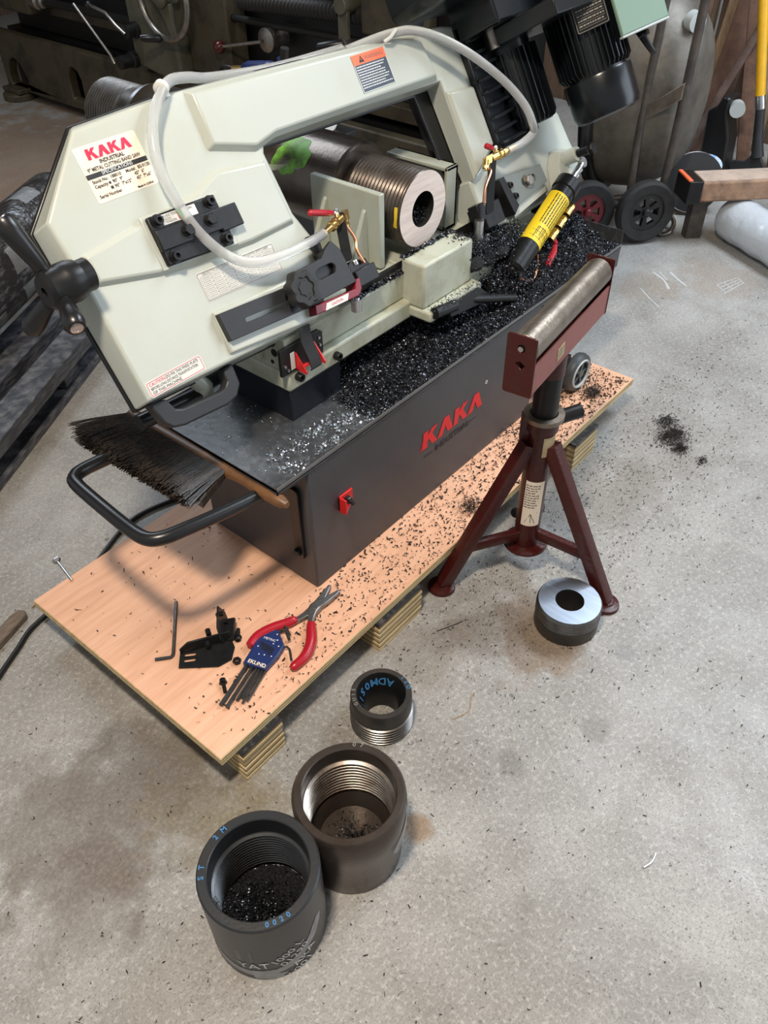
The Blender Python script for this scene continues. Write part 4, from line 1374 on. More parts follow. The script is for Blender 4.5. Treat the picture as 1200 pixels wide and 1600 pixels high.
# ---- push handle and transport wheel
mb = MB()
mb.tube([W(0.90, 1.318, 0.452), W(0.80, 1.318, 0.456), W(0.66, 1.322, 0.468), W(0.60, 1.322, 0.474), W(0.573, 1.312, 0.477), W(0.560, 1.285, 0.478), W(0.553, 1.18, 0.474), W(0.552, 1.10, 0.468), W(0.558, 1.060, 0.467), W(0.580, 1.040, 0.467), W(0.62, 1.030, 0.464), W(0.70, 1.018, 0.455), W(0.80, 1.008, 0.445), W(0.90, 1.005, 0.440)], 0.0145, 18, smooth=5)
mb.build('push_handle', M['black'], saw)
ax = Vector((-0.05, -1, 0)).normalized()
wa = W(1.985, 0.915, ZB + 0.0625)
mb = MB()
mb.lathe([(0.036, -0.014), (0.050, -0.018), (0.058, -0.012), (0.061, 0), (0.058, 0.012), (0.050, 0.018), (0.036, 0.014)], wa, ax, 40, closed=True)
wt = mb.build('transport_wheel', M['wheelgrey'], saw)
mb = MB()
mb.lathe([(0.047, 0.0165), (0.044, 0.021), (0.040, 0.020), (0.038, 0.010), (0.038, -0.01), (0.047, -0.0165)], wa, ax, 36, caps=(False, False))
mb.build('rim_ring', M['hubgrey'], wt)
mb = MB()
mb.lathe([(0.040, 0.006), (0.012, 0.010), (0.012, 0.019), (0.0001, 0.019)], wa, ax, 30)
for k in range(5):
    aa = 2 * PI * k / 5
    dd = Vector((math.cos(aa), 0, math.sin(aa)))
    mb.box((0.024, 0, 0), (0.030, 0.008, 0.010), frame(wa + ax * 0.009, dd, ax.cross(dd)))
mb.build('hub', mat('dark_hub', (0.10, 0.11, 0.11), 0.45), wt)
mb = MB()
mb.box((0, 0, 0), (0.045, 0.05, 0.11), lambda x, y_, z: wa + Vector((x - 0.05, y_ + 0.035, z + 0.015)))
mb.build('wheel_bracket', M['black'], saw, bevel=0.003)

# ================================================================= STEEL SHAFT IN THE VISE
shaft = thing('steel_shaft', 'thick brown hollow steel shaft with threaded ends clamped in the saw vise', 'shaft', (1.500, 1.7, 0.775))
sx_, sz_ = 1.500, 0.777


def thread(mb, r0, r1, h0, h1, pitch, o, axv, n=56):
    prof = []
    k = int(round((h1 - h0) / pitch))
    for i in range(k):
        h = h0 + pitch * i
        prof += [(r0, h), (r1, h + pitch * 0.35), (r1, h + pitch * 0.6), (r0, h + pitch * 0.95)]
    return prof + [(r0, h1)]


ro = 0.0875
mb = MB()
o_, a_ = W(sx_, 1.142, sz_), Vector((0, 1, 0))
prof = [(ro * 0.45, 0.0005), (ro - 0.003, 0.0)] + thread(mb, ro - 0.004, ro, 0.002, 0.170, 0.0105, o_, a_) + [(ro - 0.006, 0.18), (ro - 0.006, 0.19), (0.106, 0.196), (0.1085, 0.20)]
mb.lathe(prof[1:-2] + [(ro - 0.006, 0.191)], o_, a_, 64, caps=(False, True))
mb.build('threaded_neck', M['brownthread'], shaft, ang=60)
mb = MB()
mb.lathe([(0.041, 0.0), (0.0865, 0.0)], W(sx_, 1.1415, sz_), a_, 64, caps=(False, False))
mb.build('cut_face', M['cutface'], shaft, flat=True, label='fresh pale sawn end face')
mb = MB()
mb.lathe([(0.041, -0.0006), (0.041, 0.16)], W(sx_, 1.1420, sz_), a_, 40, caps=(False, True))
mb.build('bore', M['bore'], shaft)
mb = MB()
mb.lathe([(0.060, 0.186), (0.103, 0.190), (0.1095, 0.197), (0.1095, 0.97), (0.1, 0.985), (0.078, 0.99)], o_, a_, 64)
mb.build('body', M['brownsteel'], shaft)
mb = MB()
mb.lathe([(0.085, 0.98), (0.085, 1.02), (0.085, 1.06)] + thread(mb, 0.082, 0.0905, 1.06, 1.20, 0.0115, o_, a_) + [(0.07, 1.205), (0.0001, 1.205)], o_, a_, 56)
mb.build('threaded_end', M['ringthread'], shaft, ang=60)
mb = MB()
mb.lathe([(0.088, 0.97), (0.104, 0.974), (0.104, 0.992), (0.088, 0.998)], o_, a_, 56)
mb.build('collar', M['zinc'], shaft)


def on_cyl(o, axv, r, u0):
    """(a along, b around) frame on a cylinder; b is arc length from direction u0"""
    o, axv, u0 = Vector(o), Vector(axv).normalized(), Vector(u0).normalized()
    w0 = axv.cross(u0)
    return lambda a, b, d=0.0: o + axv * a + (u0 * math.cos(b / r) + w0 * math.sin(b / r)) * (r + d)


def patch(fr, pts, name, m, parent, d=0.0006):
    """blob outline (star shaped about its mean) draped on a curved surface"""
    cx = sum(p[0] for p in pts) / len(pts)
    cy = sum(p[1] for p in pts) / len(pts)
    mb = MB()
    R = 5
    loops = [[fr(cx + (x - cx) * k / R, cy + (y_ - cy) * k / R, d) for x, y_ in pts] for k in range(R, 0, -1)]
    mb.loft(loops + [[fr(cx, cy, d)] * len(pts)], False, False)
    return mb.build(name, m, parent)


def blob(cx, cy, rx, ry, rough=0.25, n=28, seed=0):
    rr = random.Random(seed)
    ph = [rr.uniform(0, 6.28) for _ in range(4)]
    out = []
    for k in range(n):
        a = 2 * PI * k / n
        s_ = 1 + rough * (0.5 * math.sin(2 * a + ph[0]) + 0.35 * math.sin(3 * a + ph[1]) + 0.3 * math.sin(5 * a + ph[2]) + 0.3 * math.sin(9 * a + ph[3]))
        out.append((cx + rx * s_ * math.cos(a), cy + ry * s_ * math.sin(a)))
    return out


def stroke(fr, pts, w, name, m, parent, d=0.0006, k=4):
    """ribbon along (a, b) points"""
    P = catmull([Vector((x, y_, 0)) for x, y_ in pts], k)
    L, Rr = [], []
    for i, p in enumerate(P):
        t = (P[min(i + 1, len(P) - 1)] - P[max(i - 1, 0)]).normalized()
        nn = Vector((-t.y, t.x, 0)) * w / 2 * random.uniform(0.8, 1.15)
        L.append(fr((p + nn).x, (p + nn).y, d))
        Rr.append(fr((p - nn).x, (p - nn).y, d))
    mb = MB()
    mb.loft([[a, b] for a, b in zip(L, Rr)], False, False, closed=False)
    return mb.build(name, m, parent)


sf = on_cyl(o_, a_, 0.1095, (-0.80, 0, 0.60))
patch(sf, blob(0.340, 0.010, 0.052, 0.050, 0.22, n=60, seed=12), 'paint_mark', M['greenspray'], shaft).__setitem__('label', 'green spray paint patch')
stroke(sf, [(0.30, -0.01), (0.40, -0.035), (0.50, -0.06), (0.58, -0.085)], 0.014, 'chalk_mark', M['chalksmear'], shaft)
stroke(sf, [(0.47, 0.06), (0.455, 0.01), (0.45, -0.04), (0.40, -0.12)], 0.014, 'chalk_mark', M['chalksmear'], shaft)
stroke(sf, [(0.70, 0.05), (0.66, 0.0), (0.62, -0.06)], 0.014, 'chalk_mark', M['chalksmear'], shaft)
nf = on_cyl(o_, a_, ro + 0.0005, (-0.98, 0, 0.0))
stroke(nf, [(0.012, 0.028), (0.010, 0.005), (0.013, -0.02)], 0.010, 'yellow_mark', M['yellowmark'], shaft, d=0.0008)

# ================================================================= SWARF ON THE TRAY
def curls(n, sample, smin, smax, flat=0.3, wid=(0.10, 0.30)):
    """n small curled ribbons; sample(k) gives n positions (x, y, z)"""
    P = sample(n)
    seg = 4
    L = rng.uniform(smin, smax, n)
    curv = rng.uniform(0.5, 4.5, n)
    yaw = rng.uniform(0, 2 * PI, n)
    pit = rng.normal(0, 0.6, n) * (1 - flat) + 0.05
    wid = L * rng.uniform(wid[0], wid[1], n)
    t = np.linspace(0, 1, seg + 1)
    ang = curv[:, None] * t[None, :]
    x = np.sin(ang) / curv[:, None] * L[:, None]
    y = (1 - np.cos(ang)) / curv[:, None] * L[:, None]
    cy, sy, cp, sp = np.cos(yaw), np.sin(yaw), np.cos(pit), np.sin(pit)
    roll = rng.uniform(0, 2 * PI, n)
    cr, sr = np.cos(roll), np.sin(roll)
    V = np.zeros((n, seg + 1, 2, 3))
    for s_, sgn in ((0, -0.5), (1, 0.5)):
        z = np.broadcast_to((sgn * wid)[:, None], x.shape)
        y1 = y * cr[:, None] - z * sr[:, None]
        z1 = y * sr[:, None] + z * cr[:, None]
        x2 = x * cp[:, None] - z1 * sp[:, None]
        z2 = x * sp[:, None] + z1 * cp[:, None]
        V[:, :, s_, 0] = x2 * cy[:, None] - y1 * sy[:, None] + P[:, 0:1]
        V[:, :, s_, 1] = x2 * sy[:, None] + y1 * cy[:, None] + P[:, 1:2]
        V[:, :, s_, 2] = z2 + P[:, 2:3]
    zmin = V[..., 2].min(axis=(1, 2))
    lift = np.maximum(0, P[:, 2] + 0.0002 - zmin)
    V[..., 2] += lift[:, None, None] * 0.8
    base = (np.arange(n) * (seg + 1) * 2)[:, None]
    k = np.arange(seg)[None, :]
    a = base + k * 2
    Fq = np.stack([a, a + 1, a + 3, a + 2], axis=-1).reshape(-1, 4)
    return V.reshape(-1, 3), Fq


def raw(name, V, Fq, m, parent=None):
    me = bpy.data.meshes.new(name)
    r = Vector((0, 0, 0)) if parent is None else Vector(ROOTLOC[parent.name])
    V = V - np.array(r)
    me.vertices.add(len(V))
    me.vertices.foreach_set('co', V.astype(np.float32).ravel())
    w = Fq.shape[1]
    me.loops.add(Fq.size)
    me.loops.foreach_set('vertex_index', Fq.astype(np.int32).ravel())
    me.polygons.add(len(Fq))
    me.polygons.foreach_set('loop_start', np.arange(0, Fq.size, w, dtype=np.int32))
    me.update(calc_edges=True)
    me.materials.append(m)
    o = bpy.data.objects.new(name, me)
    C.objects.link(o)
    if parent is not None:
        o.parent = parent
        ROOTLOC[o.name] = r
    return o


def g2(x, y, cx, cy, sx, sy, h):
    return h * np.exp(-((x - cx) / sx) ** 2 - ((y - cy) / sy) ** 2)


def heap(x, y):
    h = 0.012 * np.clip((x - 1.13) / 0.12, 0, 1) * np.clip((y - 0.955) / 0.03, 0, 1)
    h = h + g2(x, y, 1.42, 1.04, 0.16, 0.05, 0.012)
    h = h + g2(x, y, 1.80, 1.06, 0.09, 0.09, 0.07) + g2(x, y, 1.95, 1.03, 0.13, 0.07, 0.045)
    h = h + g2(x, y, 2.10, 1.13, 0.085, 0.11, 0.105) + g2(x, y, 2.15, 1.26, 0.09, 0.08, 0.12) + g2(x, y, 2.02, 1.05, 0.09, 0.06, 0.03)
    h = h + g2(x, y, 1.74, 1.10, 0.07, 0.05, 0.075)
    n = 0.005 * (np.sin(x * 61 + y * 37) + np.sin(x * 97 - y * 83) + np.sin(x * 29 + y * 131)) * np.clip(h / 0.05, 0, 1)
    return (h + n) * np.clip((2.228 - x) / 0.05, 0, 1) * np.clip((y - 0.955) / 0.02, 0, 1)


nx, ny = 170, 60
gx_, gy_ = np.meshgrid(np.linspace(1.10, 2.229, nx), np.linspace(0.960, 1.345, ny), indexing='ij')
gz = tz + heap(gx_, gy_) + rng.uniform(-0.0018, 0.0018, gx_.shape) * np.clip(heap(gx_, gy_) / 0.01, 0, 1)
gz = np.where(heap(gx_, gy_) < 0.002, tz - 0.004, gz)
V = np.stack([gx_, gy_, gz], -1).reshape(-1, 3)
ii = (np.arange(nx - 1)[:, None] * ny + np.arange(ny - 1)[None, :]).ravel()
hp_ = raw('swarf_heap', V, np.stack([ii, ii + ny, ii + ny + 1, ii + 1], -1), M['chipbase'])
tag(hp_, 'black steel swarf heaped along the chip tray of the saw', 'swarf', kind='stuff')


def samp_tray(n):
    x = 1.10 + 1.125 * rng.random(n) ** 0.8
    y = 0.962 + 0.30 * rng.random(n)
    z = tz + np.maximum(heap(x, y), 0.0008) + 0.001
    keep = ~((x < 1.15) & (y > 1.09))
    P = np.stack([x, y, z], -1)
    P[~keep, 1] = 0.965 + 0.12 * rng.random((~keep).sum())
    P[~keep, 2] = tz + 0.001
    return P


V, Fq = curls(60000, samp_tray, 0.003, 0.010, wid=(0.15, 0.45))
tag(raw('swarf_curls', V, Fq, M['chip']), 'glinting curled steel chips covering the tray heap', 'swarf', kind='stuff')


def samp_left(n):
    k = 60
    cx = 0.83 + 0.30 * rng.random(k) ** 0.8
    cy = 0.966 + 0.085 * rng.random(k) ** 1.2
    i = rng.integers(0, k, n)
    x = np.clip(cx[i] + rng.normal(0, 0.012, n), 0.812, 1.2)
    y = np.clip(cy[i] + rng.normal(0, 0.009, n), 0.964, 1.07)
    return np.stack([x, y, np.full(n, tz + 0.0008)], -1)


V, Fq = curls(520, samp_left, 0.004, 0.010, flat=0.95, wid=(0.25, 0.6))
V2, F3 = curls(150, lambda n: np.stack([0.81 + 0.17 * rng.random(n), 0.97 + 0.34 * rng.random(n), np.full(n, tz + .0008)], -1), 0.003, 0.007, flat=0.95)
tag(raw('bright_flakes', np.concatenate([V, V2]), np.concatenate([Fq, F3 + len(V)]), M['flake']), 'pale shiny chips scattered over the near end of the chip tray', 'swarf', kind='stuff')


# swarf caught on the bed, guides and by the cylinder
def samp_bed(n):
    k = 0.16 + 0.84 * rng.random(n)
    x = np.where(k < 0.30, 1.22 + 0.37 * rng.random(n), np.where(k < 0.75, rng.normal(1.70, 0.05, n), rng.normal(1.79, 0.06, n)))
    y = np.where(k < 0.30, 1.112 + 0.012 * rng.random(n), np.where(k < 0.75, rng.normal(1.085, 0.022, n), rng.normal(1.03, 0.03, n)))
    z = np.where(k < 0.30, 0.6685 + 0.0 * x, np.where(k < 0.75, 0.610 + 0.060 * rng.random(n), 0.535 + 0.05 * rng.random(n)))
    z = np.where((x > 1.392) & (x < 1.585) & (y < 1.12) & (y > 1.052), 0.7025, z)
    return np.stack([x, y, z], -1)


V, Fq = curls(15000, samp_bed, 0.003, 0.011, wid=(0.15, 0.4))
V2, F3 = curls(900, lambda n: np.stack([rng.uniform(1.39, 1.70, n), rng.normal(1.022, 0.010, n), 0.597 - 0.10 * np.clip(np.linspace(-0.2, 0.8, n), 0, 1) * 0 + np.abs(rng.normal(0, 0.006, n))], -1), 0.003, 0.009)
V2 = V2[: 480 * 10]
F3 = F3[: 480 * 4]
V, Fq = np.concatenate([V, V2]), np.concatenate([Fq, F3 + len(V)])
tag(raw('bed_swarf', V, Fq, M['chip']), 'curled steel chips clinging around the blade guide and vise bed', 'swarf', kind='stuff')
mb = MB()
for k in range(26):
    u = rng.random(2)
    mb.sphere((1.70 + 0.05 * rng.normal(), 1.075 + 0.018 * rng.normal(), 0.612 + 0.025 * rng.random()), 0.022, 8, (1.2, 0.9, 0.8))
for k in range(20):
    mb.sphere((1.775 + 0.04 * rng.normal(), 1.045 + 0.02 * rng.normal(), 0.55 + 0.02 * rng.normal()), 0.026, 8, (1.2, 0.9, 0.8))
cl_ = mb.build('swarf_clump', M['chipbase'])
tag(cl_, 'dense dark swarf packed below the right blade guide', 'swarf', kind='stuff')
V, Fq = curls(1300, lambda n: np.stack([sx_ + 0.034 * rng.uniform(-1, 1, n), 1.150 + 0.09 * rng.random(n), 0.742 + 0.03 * rng.random(n) ** 2], -1), 0.003, 0.010)
tag(raw('bore_swarf', V, Fq, M['chip']), 'chips lying inside the bore of the sawn shaft', 'swarf', kind='stuff')


# loose chips on the plywood and floor
def samp_board(n):
    x = bx0 + 0.02 + (bx1 - bx0 - 0.04) * rng.random(n) ** 0.55
    y = by0 + 0.005 + 0.155 * rng.random(n)
    return np.stack([x, y, np.full(n, ZB + 0.0004)], -1)


V, Fq = curls(3000, samp_board, 0.003, 0.011, flat=0.95, wid=(0.2, 0.5))
V2, F3 = curls(160, lambda n: np.stack([0.46 + 0.42 * rng.random(n), 0.82 + 0.6 * rng.random(n), np.full(n, ZB + .0004)], -1), 0.003, 0.012, flat=0.95)
V3, F4 = curls(500, lambda n: np.stack([rng.normal(1.34, 0.022, n), rng.normal(0.845, 0.015, n), ZB + 0.0004 + 0.012 * rng.random(n)], -1), 0.003, 0.009)
V4, F5 = curls(700, lambda n: np.stack([rng.normal(1.994, 0.018, n), rng.normal(0.855, 0.013, n), ZB + 0.0004 + 0.020 * rng.random(n)], -1), 0.003, 0.009)
VV, FF = [], []
o_n = 0
for v, f in ((V, Fq), (V2, F3), (V3, F4), (V4, F5)):
    VV.append(v)
    FF.append(f + o_n)
    o_n += len(v)
tag(raw('board_chips', np.concatenate(VV), np.concatenate(FF), M['grit']), 'small black chips sprinkled over the plywood sheet', 'swarf', kind='stuff')


def samp_floor(n):
    k = rng.random(n)
    x = np.where(k < 0.45, rng.normal(1.65, 0.50, n), rng.uniform(0.0, 3.4, n))
    y = np.where(k < 0.45, 0.80 - np.abs(rng.normal(0, 0.22, n)), rng.uniform(-0.6, 0.78, n))
    bad = (y > 0.79)
    y = np.where(bad, 0.5, y)
    return np.stack([x, y, np.full(n, 0.0004)], -1)


V, Fq = curls(5200, samp_floor, 0.003, 0.010, flat=0.97)
V2, F3 = curls(700, lambda n: np.stack([rng.uniform(-0.2, 0.43, n), rng.uniform(0.2, 2.0, n), np.full(n, .0004)], -1), 0.003, 0.009, flat=0.97)
tag(raw('floor_grit', np.concatenate([V, V2]), np.concatenate([Fq, F3 + len(V)]), M['grit']), 'dark grit and fine chips scattered on the concrete floor', 'grit', kind='stuff')
V, Fq = curls(1800, lambda n: np.stack([rng.uniform(-0.1, 3.0, n), rng.uniform(-0.6, 0.78, n), np.full(n, .0004)], -1), 0.002, 0.006, flat=0.97)
tag(raw('pale_floor_grit', V, Fq, M['pale_grit']), 'pale specks of grit on the concrete floor', 'grit', kind='stuff')


def floor_clump(cx, cy, n, spread, label, h=0.012):
    def f(k):
        x, y = rng.normal(cx, spread * 1.3, k), rng.normal(cy, spread, k)
        return np.stack([x, y, 0.0004 + h * np.exp(-(((x - cx) / spread) ** 2 + ((y - cy) / spread) ** 2) / 3) * rng.random(k)], -1)
    V, Fq = curls(n, f, 0.003, 0.010)
    tag(raw('swarf_clump', V, Fq, M['grit']), label, 'swarf', kind='stuff')


floor_clump(2.112, 0.620, 1400, 0.022, 'largest clump of black chips on the open floor right of the roller stand')
floor_clump(2.170, 0.668, 500, 0.016, 'smaller black chip clump just behind the largest floor clump')
floor_clump(2.068, 0.574, 420, 0.011, 'small black chip clump just in front of the largest floor clump')
floor_clump(2.055, 0.500, 130, 0.008, 'tiny lone black chip clump farthest right on the open floor')

# ================================================================= HAND TOOLS ON THE SHEET
zt = ZB
# black hex key lying on the board
mb = MB()
mb.tube([W(0.646, 1.181, zt + .004), W(0.600, 1.130, zt + .004), W(0.548, 1.072, zt + .004), W(0.541, 1.066, zt + .004), W(0.535, 1.0655, zt + .004), W(0.530, 1.070, zt + .004), W(0.510, 1.087, zt + .004)], 0.004, 6)
tag(mb.build('hex_key', M['keysteel'], flat=True), 'single loose black hex key lying alone on the plywood', 'hex key')
# black guide bracket
br = thing('guide_bracket', 'black slotted angle bracket lying on the plywood beside the hex key', 'bracket', (0.60, 1.03, zt))
e1 = Vector((0.632 - 0.534, 0.999 - 1.037, 0)).normalized()      # along the fold
e2 = Vector((-e1.y, e1.x, 0))
fb = frame((0.545, 1.030, zt + 0.0005), e1, e2)
mb = MB()
mb.holed([(-0.016, -0.006), (0.060, -0.044), (0.092, -0.040), (0.110, -0.012), (0.112, 0.016), (0.0, 0.032)],
         [slot(0.012, 0.002, 0.018, 0.0035, 5, -0.35), slot(0.018, 0.016, 0.018, 0.0035, 5, -0.35)], 0.0, 0.004, fb)
mb.build('base_plate', M['blackox'], br, bevel=0.0006, seg=1)
fv2 = frame(fb(0, 0.030, 0.0), (fb(0.112, 0.016) - fb(0.0, 0.032)), (0, 0, 1))
mb = MB()
mb.prism([(0.0, 0.0), (0.112, 0.0), (0.112, 0.032), (0.020, 0.034), (0.0, 0.018)], 0.0, 0.004, fv2)
mb.build('upright_flange', M['blackox'], br, bevel=0.0006, seg=1)
mb = MB()
mb.cyl(fv2(0.060, 0.018, 0.004), fv2(0.060, 0.018, 0.016), 0.006, n=14)
mb.cyl(fv2(0.068, 0.034, -0.002), fv2(0.068, 0.034, -0.016), 0.006, n=14)
mb.build('stud', M['blackox'], br)
fw = frame(fb(0.100, 0.020, 0.0), Vector((0.58, 0.55, 0.25)), Vector((-0.35, 0.1, 0.9)))
mb = MB()
mb.prism([(-0.012, 0.0), (0.050, 0.0), (0.060, 0.014), (0.058, 0.046), (0.008, 0.044), (-0.012, 0.026)], 0, 0.004, fw)
mb.box((0.02, 0.004, 0.012), (0.05, 0.008, 0.024), fw)
ar = mb.build('side_arm', M['blackox'], br, bevel=0.0006, seg=1)
mb = MB()
for a, b in ((0.036, 0.014), (0.046, 0.030)):
    mb.cyl(fw(a, b, -0.008), fw(a, b, 0.010), 0.0055, n=12)
mb.build('stud', M['blackox'], ar)


def loose_bolt(name, p0, p1, label):
    t = thing(name, label, 'bolt', p0, 'loose bolts on the plywood')
    p0, p1 = Vector(p0), Vector(p1)
    v = (p1 - p0).normalized()
    mb = MB()
    bolt_head(mb, p0 + v * 0.008, -v, 0.0068, 0.008)
    mb.build('head', M['blackox'], t)
    mb = MB()
    mb.cyl(p0 + v * 0.0085, p0 + v * 0.0105, 0.0085)
    mb.build('washer', M['blackox'], t)
    mb = MB()
    L = (p1 - p0).length
    prof = []
    h = 0.0105
    while h < L - 0.0012:
        prof += [(0.0036, h), (0.0042, h + 0.0006)]
        h += 0.0012
    mb.lathe(prof, p0, v, 16)
    mb.build('shank', M['blackox'], t)


loose_bolt('bolt', (0.658, 0.985, zt + .0068), (0.682, 1.010, zt + .0050), 'small black bolt with washer beside the upright arm of the bracket')
loose_bolt('bolt', (0.567, 0.934, zt + .0068), (0.548, 0.904, zt + .0050), 'small black bolt with washer lying nearest the sheet edge')
mb = MB()
mb.lathe([(0.0045, 0.0), (0.0092, 0.0), (0.0098, 0.001), (0.0098, 0.007), (0.0088, 0.008), (0.0045, 0.008)], (0.620, 0.947, zt + 0.0003), (0, 0, 1), 6, closed=True)
tag(mb.build('hex_nut', M['blackox'], flat=True), 'black hex nut on the plywood between the two loose bolts', 'nut')

# hex key set in a blue holder
ks = thing('hex_key_set', 'set of hex keys in a blue plastic holder beside the red pliers', 'hex key set', (0.62, 0.89, zt))
kd = Vector((0.705 - 0.528, 0.925 - 0.868, 0)).normalized()
kn2 = Vector((kd.y, -kd.x, 0))
fk = frame((0.528, 0.868, zt), kd, kn2, (0, 0, 1))
mb = MB()
mb.prism([(0.105, -0.028), (0.108, 0.026), (0.150, 0.034), (0.180, 0.034), (0.205, 0.010), (0.222, -0.012), (0.212, -0.020), (0.178, -0.030)], 0.002, 0.016, fk)
hol = mb.build('holder', M['bluesleeve'], ks, bevel=0.003, label='blue plastic holder with white lettering')
fh = lambda a, b, d=0.0: fk(0.16 - b, a, 0.0163 + d)
# text reads across the holder; a = across, b = towards the long ends
Rt = frame(fk(0.150, 0.002, 0.0165), kn2, kd, (0, 0, 1))
text('EKLIND', 0.0125, Rt, 0.0, -0.036, 0.0, M['label'], hol, bold=0.0003)
text('METRIC', 0.0085, Rt, -0.005, 0.032, 0.0, M['whiteink'], hol)
mb = MB()
for k in range(4):
    mb.tube([Rt(-0.020 + .003 * k, 0.020 - 0.005 * k, 0.001), Rt(0.016, 0.012 - 0.005 * k, 0.001), Rt(0.018, 0.010 - .005 * k, 0.001)], 0.0011, 5)
mb.build('size_diagram', M['ink'], hol, flat=True)
mb = MB()
for a, b in ((-0.010, 0.058), (0.004, 0.050), (0.012, 0.036), (0.022, 0.022), (-0.020, 0.006), (-0.008, -0.012), (0.004, -0.010), (0.020, -0.008), (0.008, 0.024)):
    mb.prism(circle(a, b, 0.0016, 8), 0, 0.0004, Rt)
mb.build('size_dots', M['whiteink'], hol, flat=True)
for k, (off, r, L, x1) in enumerate(((-0.021, 0.0050, 0.0, 0.225), (-0.007, 0.0042, 0.0, 0.222), (0.004, 0.0034, 0.022, 0.21), (0.011, 0.003, 0.030, 0.20), (0.018, 0.0028, 0.020, 0.19), (0.025, 0.0026, 0.028, 0.18))):
    zz = 0.0068
    pts = [fk(L, off, zz), fk(0.11, off * 0.95, zz)]
    mb = MB()
    mb.tube(pts, r, 6)
    mb.build('hex_key', M['keysteel'], ks, flat=True)
mb = MB()
for q in range(2):
    mb.tube([fk(0.214 - .01 * q, -0.008 + .008 * q, 0.010), fk(0.226 - .01 * q, -0.002 + .008 * q, 0.013), fk(0.228 - .01 * q, 0.010 + .008 * q, 0.014), fk(0.210 - .012 * q, 0.030 + .006 * q, 0.014)], 0.0042 - .0008 * q, 6)
mb.tube([fk(0.176, 0.030, 0.010), fk(0.180, 0.040, 0.013), fk(0.176, 0.048, 0.013), fk(0.152, 0.064, 0.012)], 0.0026, 6)
mb.build('short_arms', M['keysteel'], ks, flat=True)

# pliers with red grips
pl = thing('pliers', 'open pliers with red grips lying on the plywood near the cabinet', 'pliers', (0.82, 0.925, zt))
pz = 0.010
pv = W(0.832, 0.917, zt + pz)


def bar(pts, ws, h0, h1, name, m, bevel=0.002, smooth=5):
    P = catmull([Vector(p) for p in pts], smooth)
    Wd = []
    for i in range(len(P)):
        f_ = i / (len(P) - 1) * (len(ws) - 1)
        a = int(min(f_, len(ws) - 2))
        Wd.append(ws[a] + (ws[a + 1] - ws[a]) * (f_ - a))
    L = []
    for i, p in enumerate(P):
        t = (P[min(i + 1, len(P) - 1)] - P[max(i - 1, 0)])
        t.z = 0
        t.normalize()
        nn = Vector((-t.y, t.x, 0)) * Wd[i]
        L.append([p + nn + Vector((0, 0, h0)), p - nn + Vector((0, 0, h0)), p - nn * 0.8 + Vector((0, 0, h1)), p + nn * 0.8 + Vector((0, 0, h1))])
    mb = MB()
    mb.loft(L)
    return mb.build(name, m, pl, bevel=bevel)


z0_ = zt + 0.0005
bar([W(0.768, 0.928, z0_), W(0.802, 0.920, z0_), W(0.832, 0.917, z0_), W(0.862, 0.924, z0_), W(0.905, 0.937, z0_)], [0.006, 0.009, 0.016, 0.011, 0.004], 0.002, 0.012, 'jaw_half', M['pliersteel'])
bar([W(0.788, 0.888, z0_), W(0.806, 0.902, z0_), W(0.832, 0.917, z0_), W(0.862, 0.911, z0_), W(0.905, 0.906, z0_)], [0.006, 0.009, 0.015, 0.010, 0.004], 0.006, 0.016, 'jaw_half', M['pliersteel'])
mb = MB()
mb.cyl(W(0.832, 0.917, zt + 0.012), W(0.832, 0.917, zt + 0.0185), 0.0085)
mb.build('pivot', M['pliersteel'], pl)


def grip(pts, r):
    P = catmull([Vector(p) for p in pts], 5)
    n = len(P)
    mb = MB()
    rs = [r * (0.5 + 0.5 * min(1, i / 2.0)) * (0.8 + 0.3 * math.sin(PI * i / (n - 1))) for i in range(n)]
    rs[-1] *= 0.55
    mb.tube(P, rs, 14)
    return mb.build('grip', M['redplastic'], pl)


grip([W(0.784, 0.926, zt + .010), W(0.762, 0.932, zt + .011), W(0.725, 0.949, zt + .011), W(0.690, 0.957, zt + .011), W(0.660, 0.951, zt + .011)], 0.0112)
grip([W(0.796, 0.893, zt + .010), W(0.784, 0.882, zt + .011), W(0.755, 0.855, zt + .011), W(0.718, 0.838, zt + .011), W(0.676, 0.838, zt + .011)], 0.0112)

# nail at the edge, leaning on the board corner
nl = thing('roofing_bolt', 'bright flat-headed bolt lying at the far left edge of the plywood', 'bolt', (0.54, 1.48, 0))
mb = MB()
p0, p1 = W(0.545, 1.505, 0.128), W(0.532, 1.425, 0.1225)
v = (p1 - p0).normalized()
mb.lathe([(0.0095, 0), (0.010, 0.002), (0.006, 0.005), (0.0032, 0.006), (0.0032, (p1 - p0).length)], p0, v, 14)
mb.build('shank', M['zinc'], nl)
mb = MB()
mb.lathe([(0.0102, -0.002), (0.0110, 0.0), (0.0102, 0.0025)], p0, v, 6)
mb.build('head', M['zinc'], nl)

# ================================================================= PIPE COLLARS AND RINGS ON THE FLOOR
UPV = Vector((0, 0, 1))


def ithread(r0, r1, h0, h1, pitch):
    prof = []
    k = int(round((h1 - h0) / pitch))
    for i in range(k):
        h = h0 + pitch * i
        prof += [(r0, h), (r1, h + pitch * 0.3), (r1, h + pitch * 0.6), (r0, h + pitch * 0.9)]
    return prof


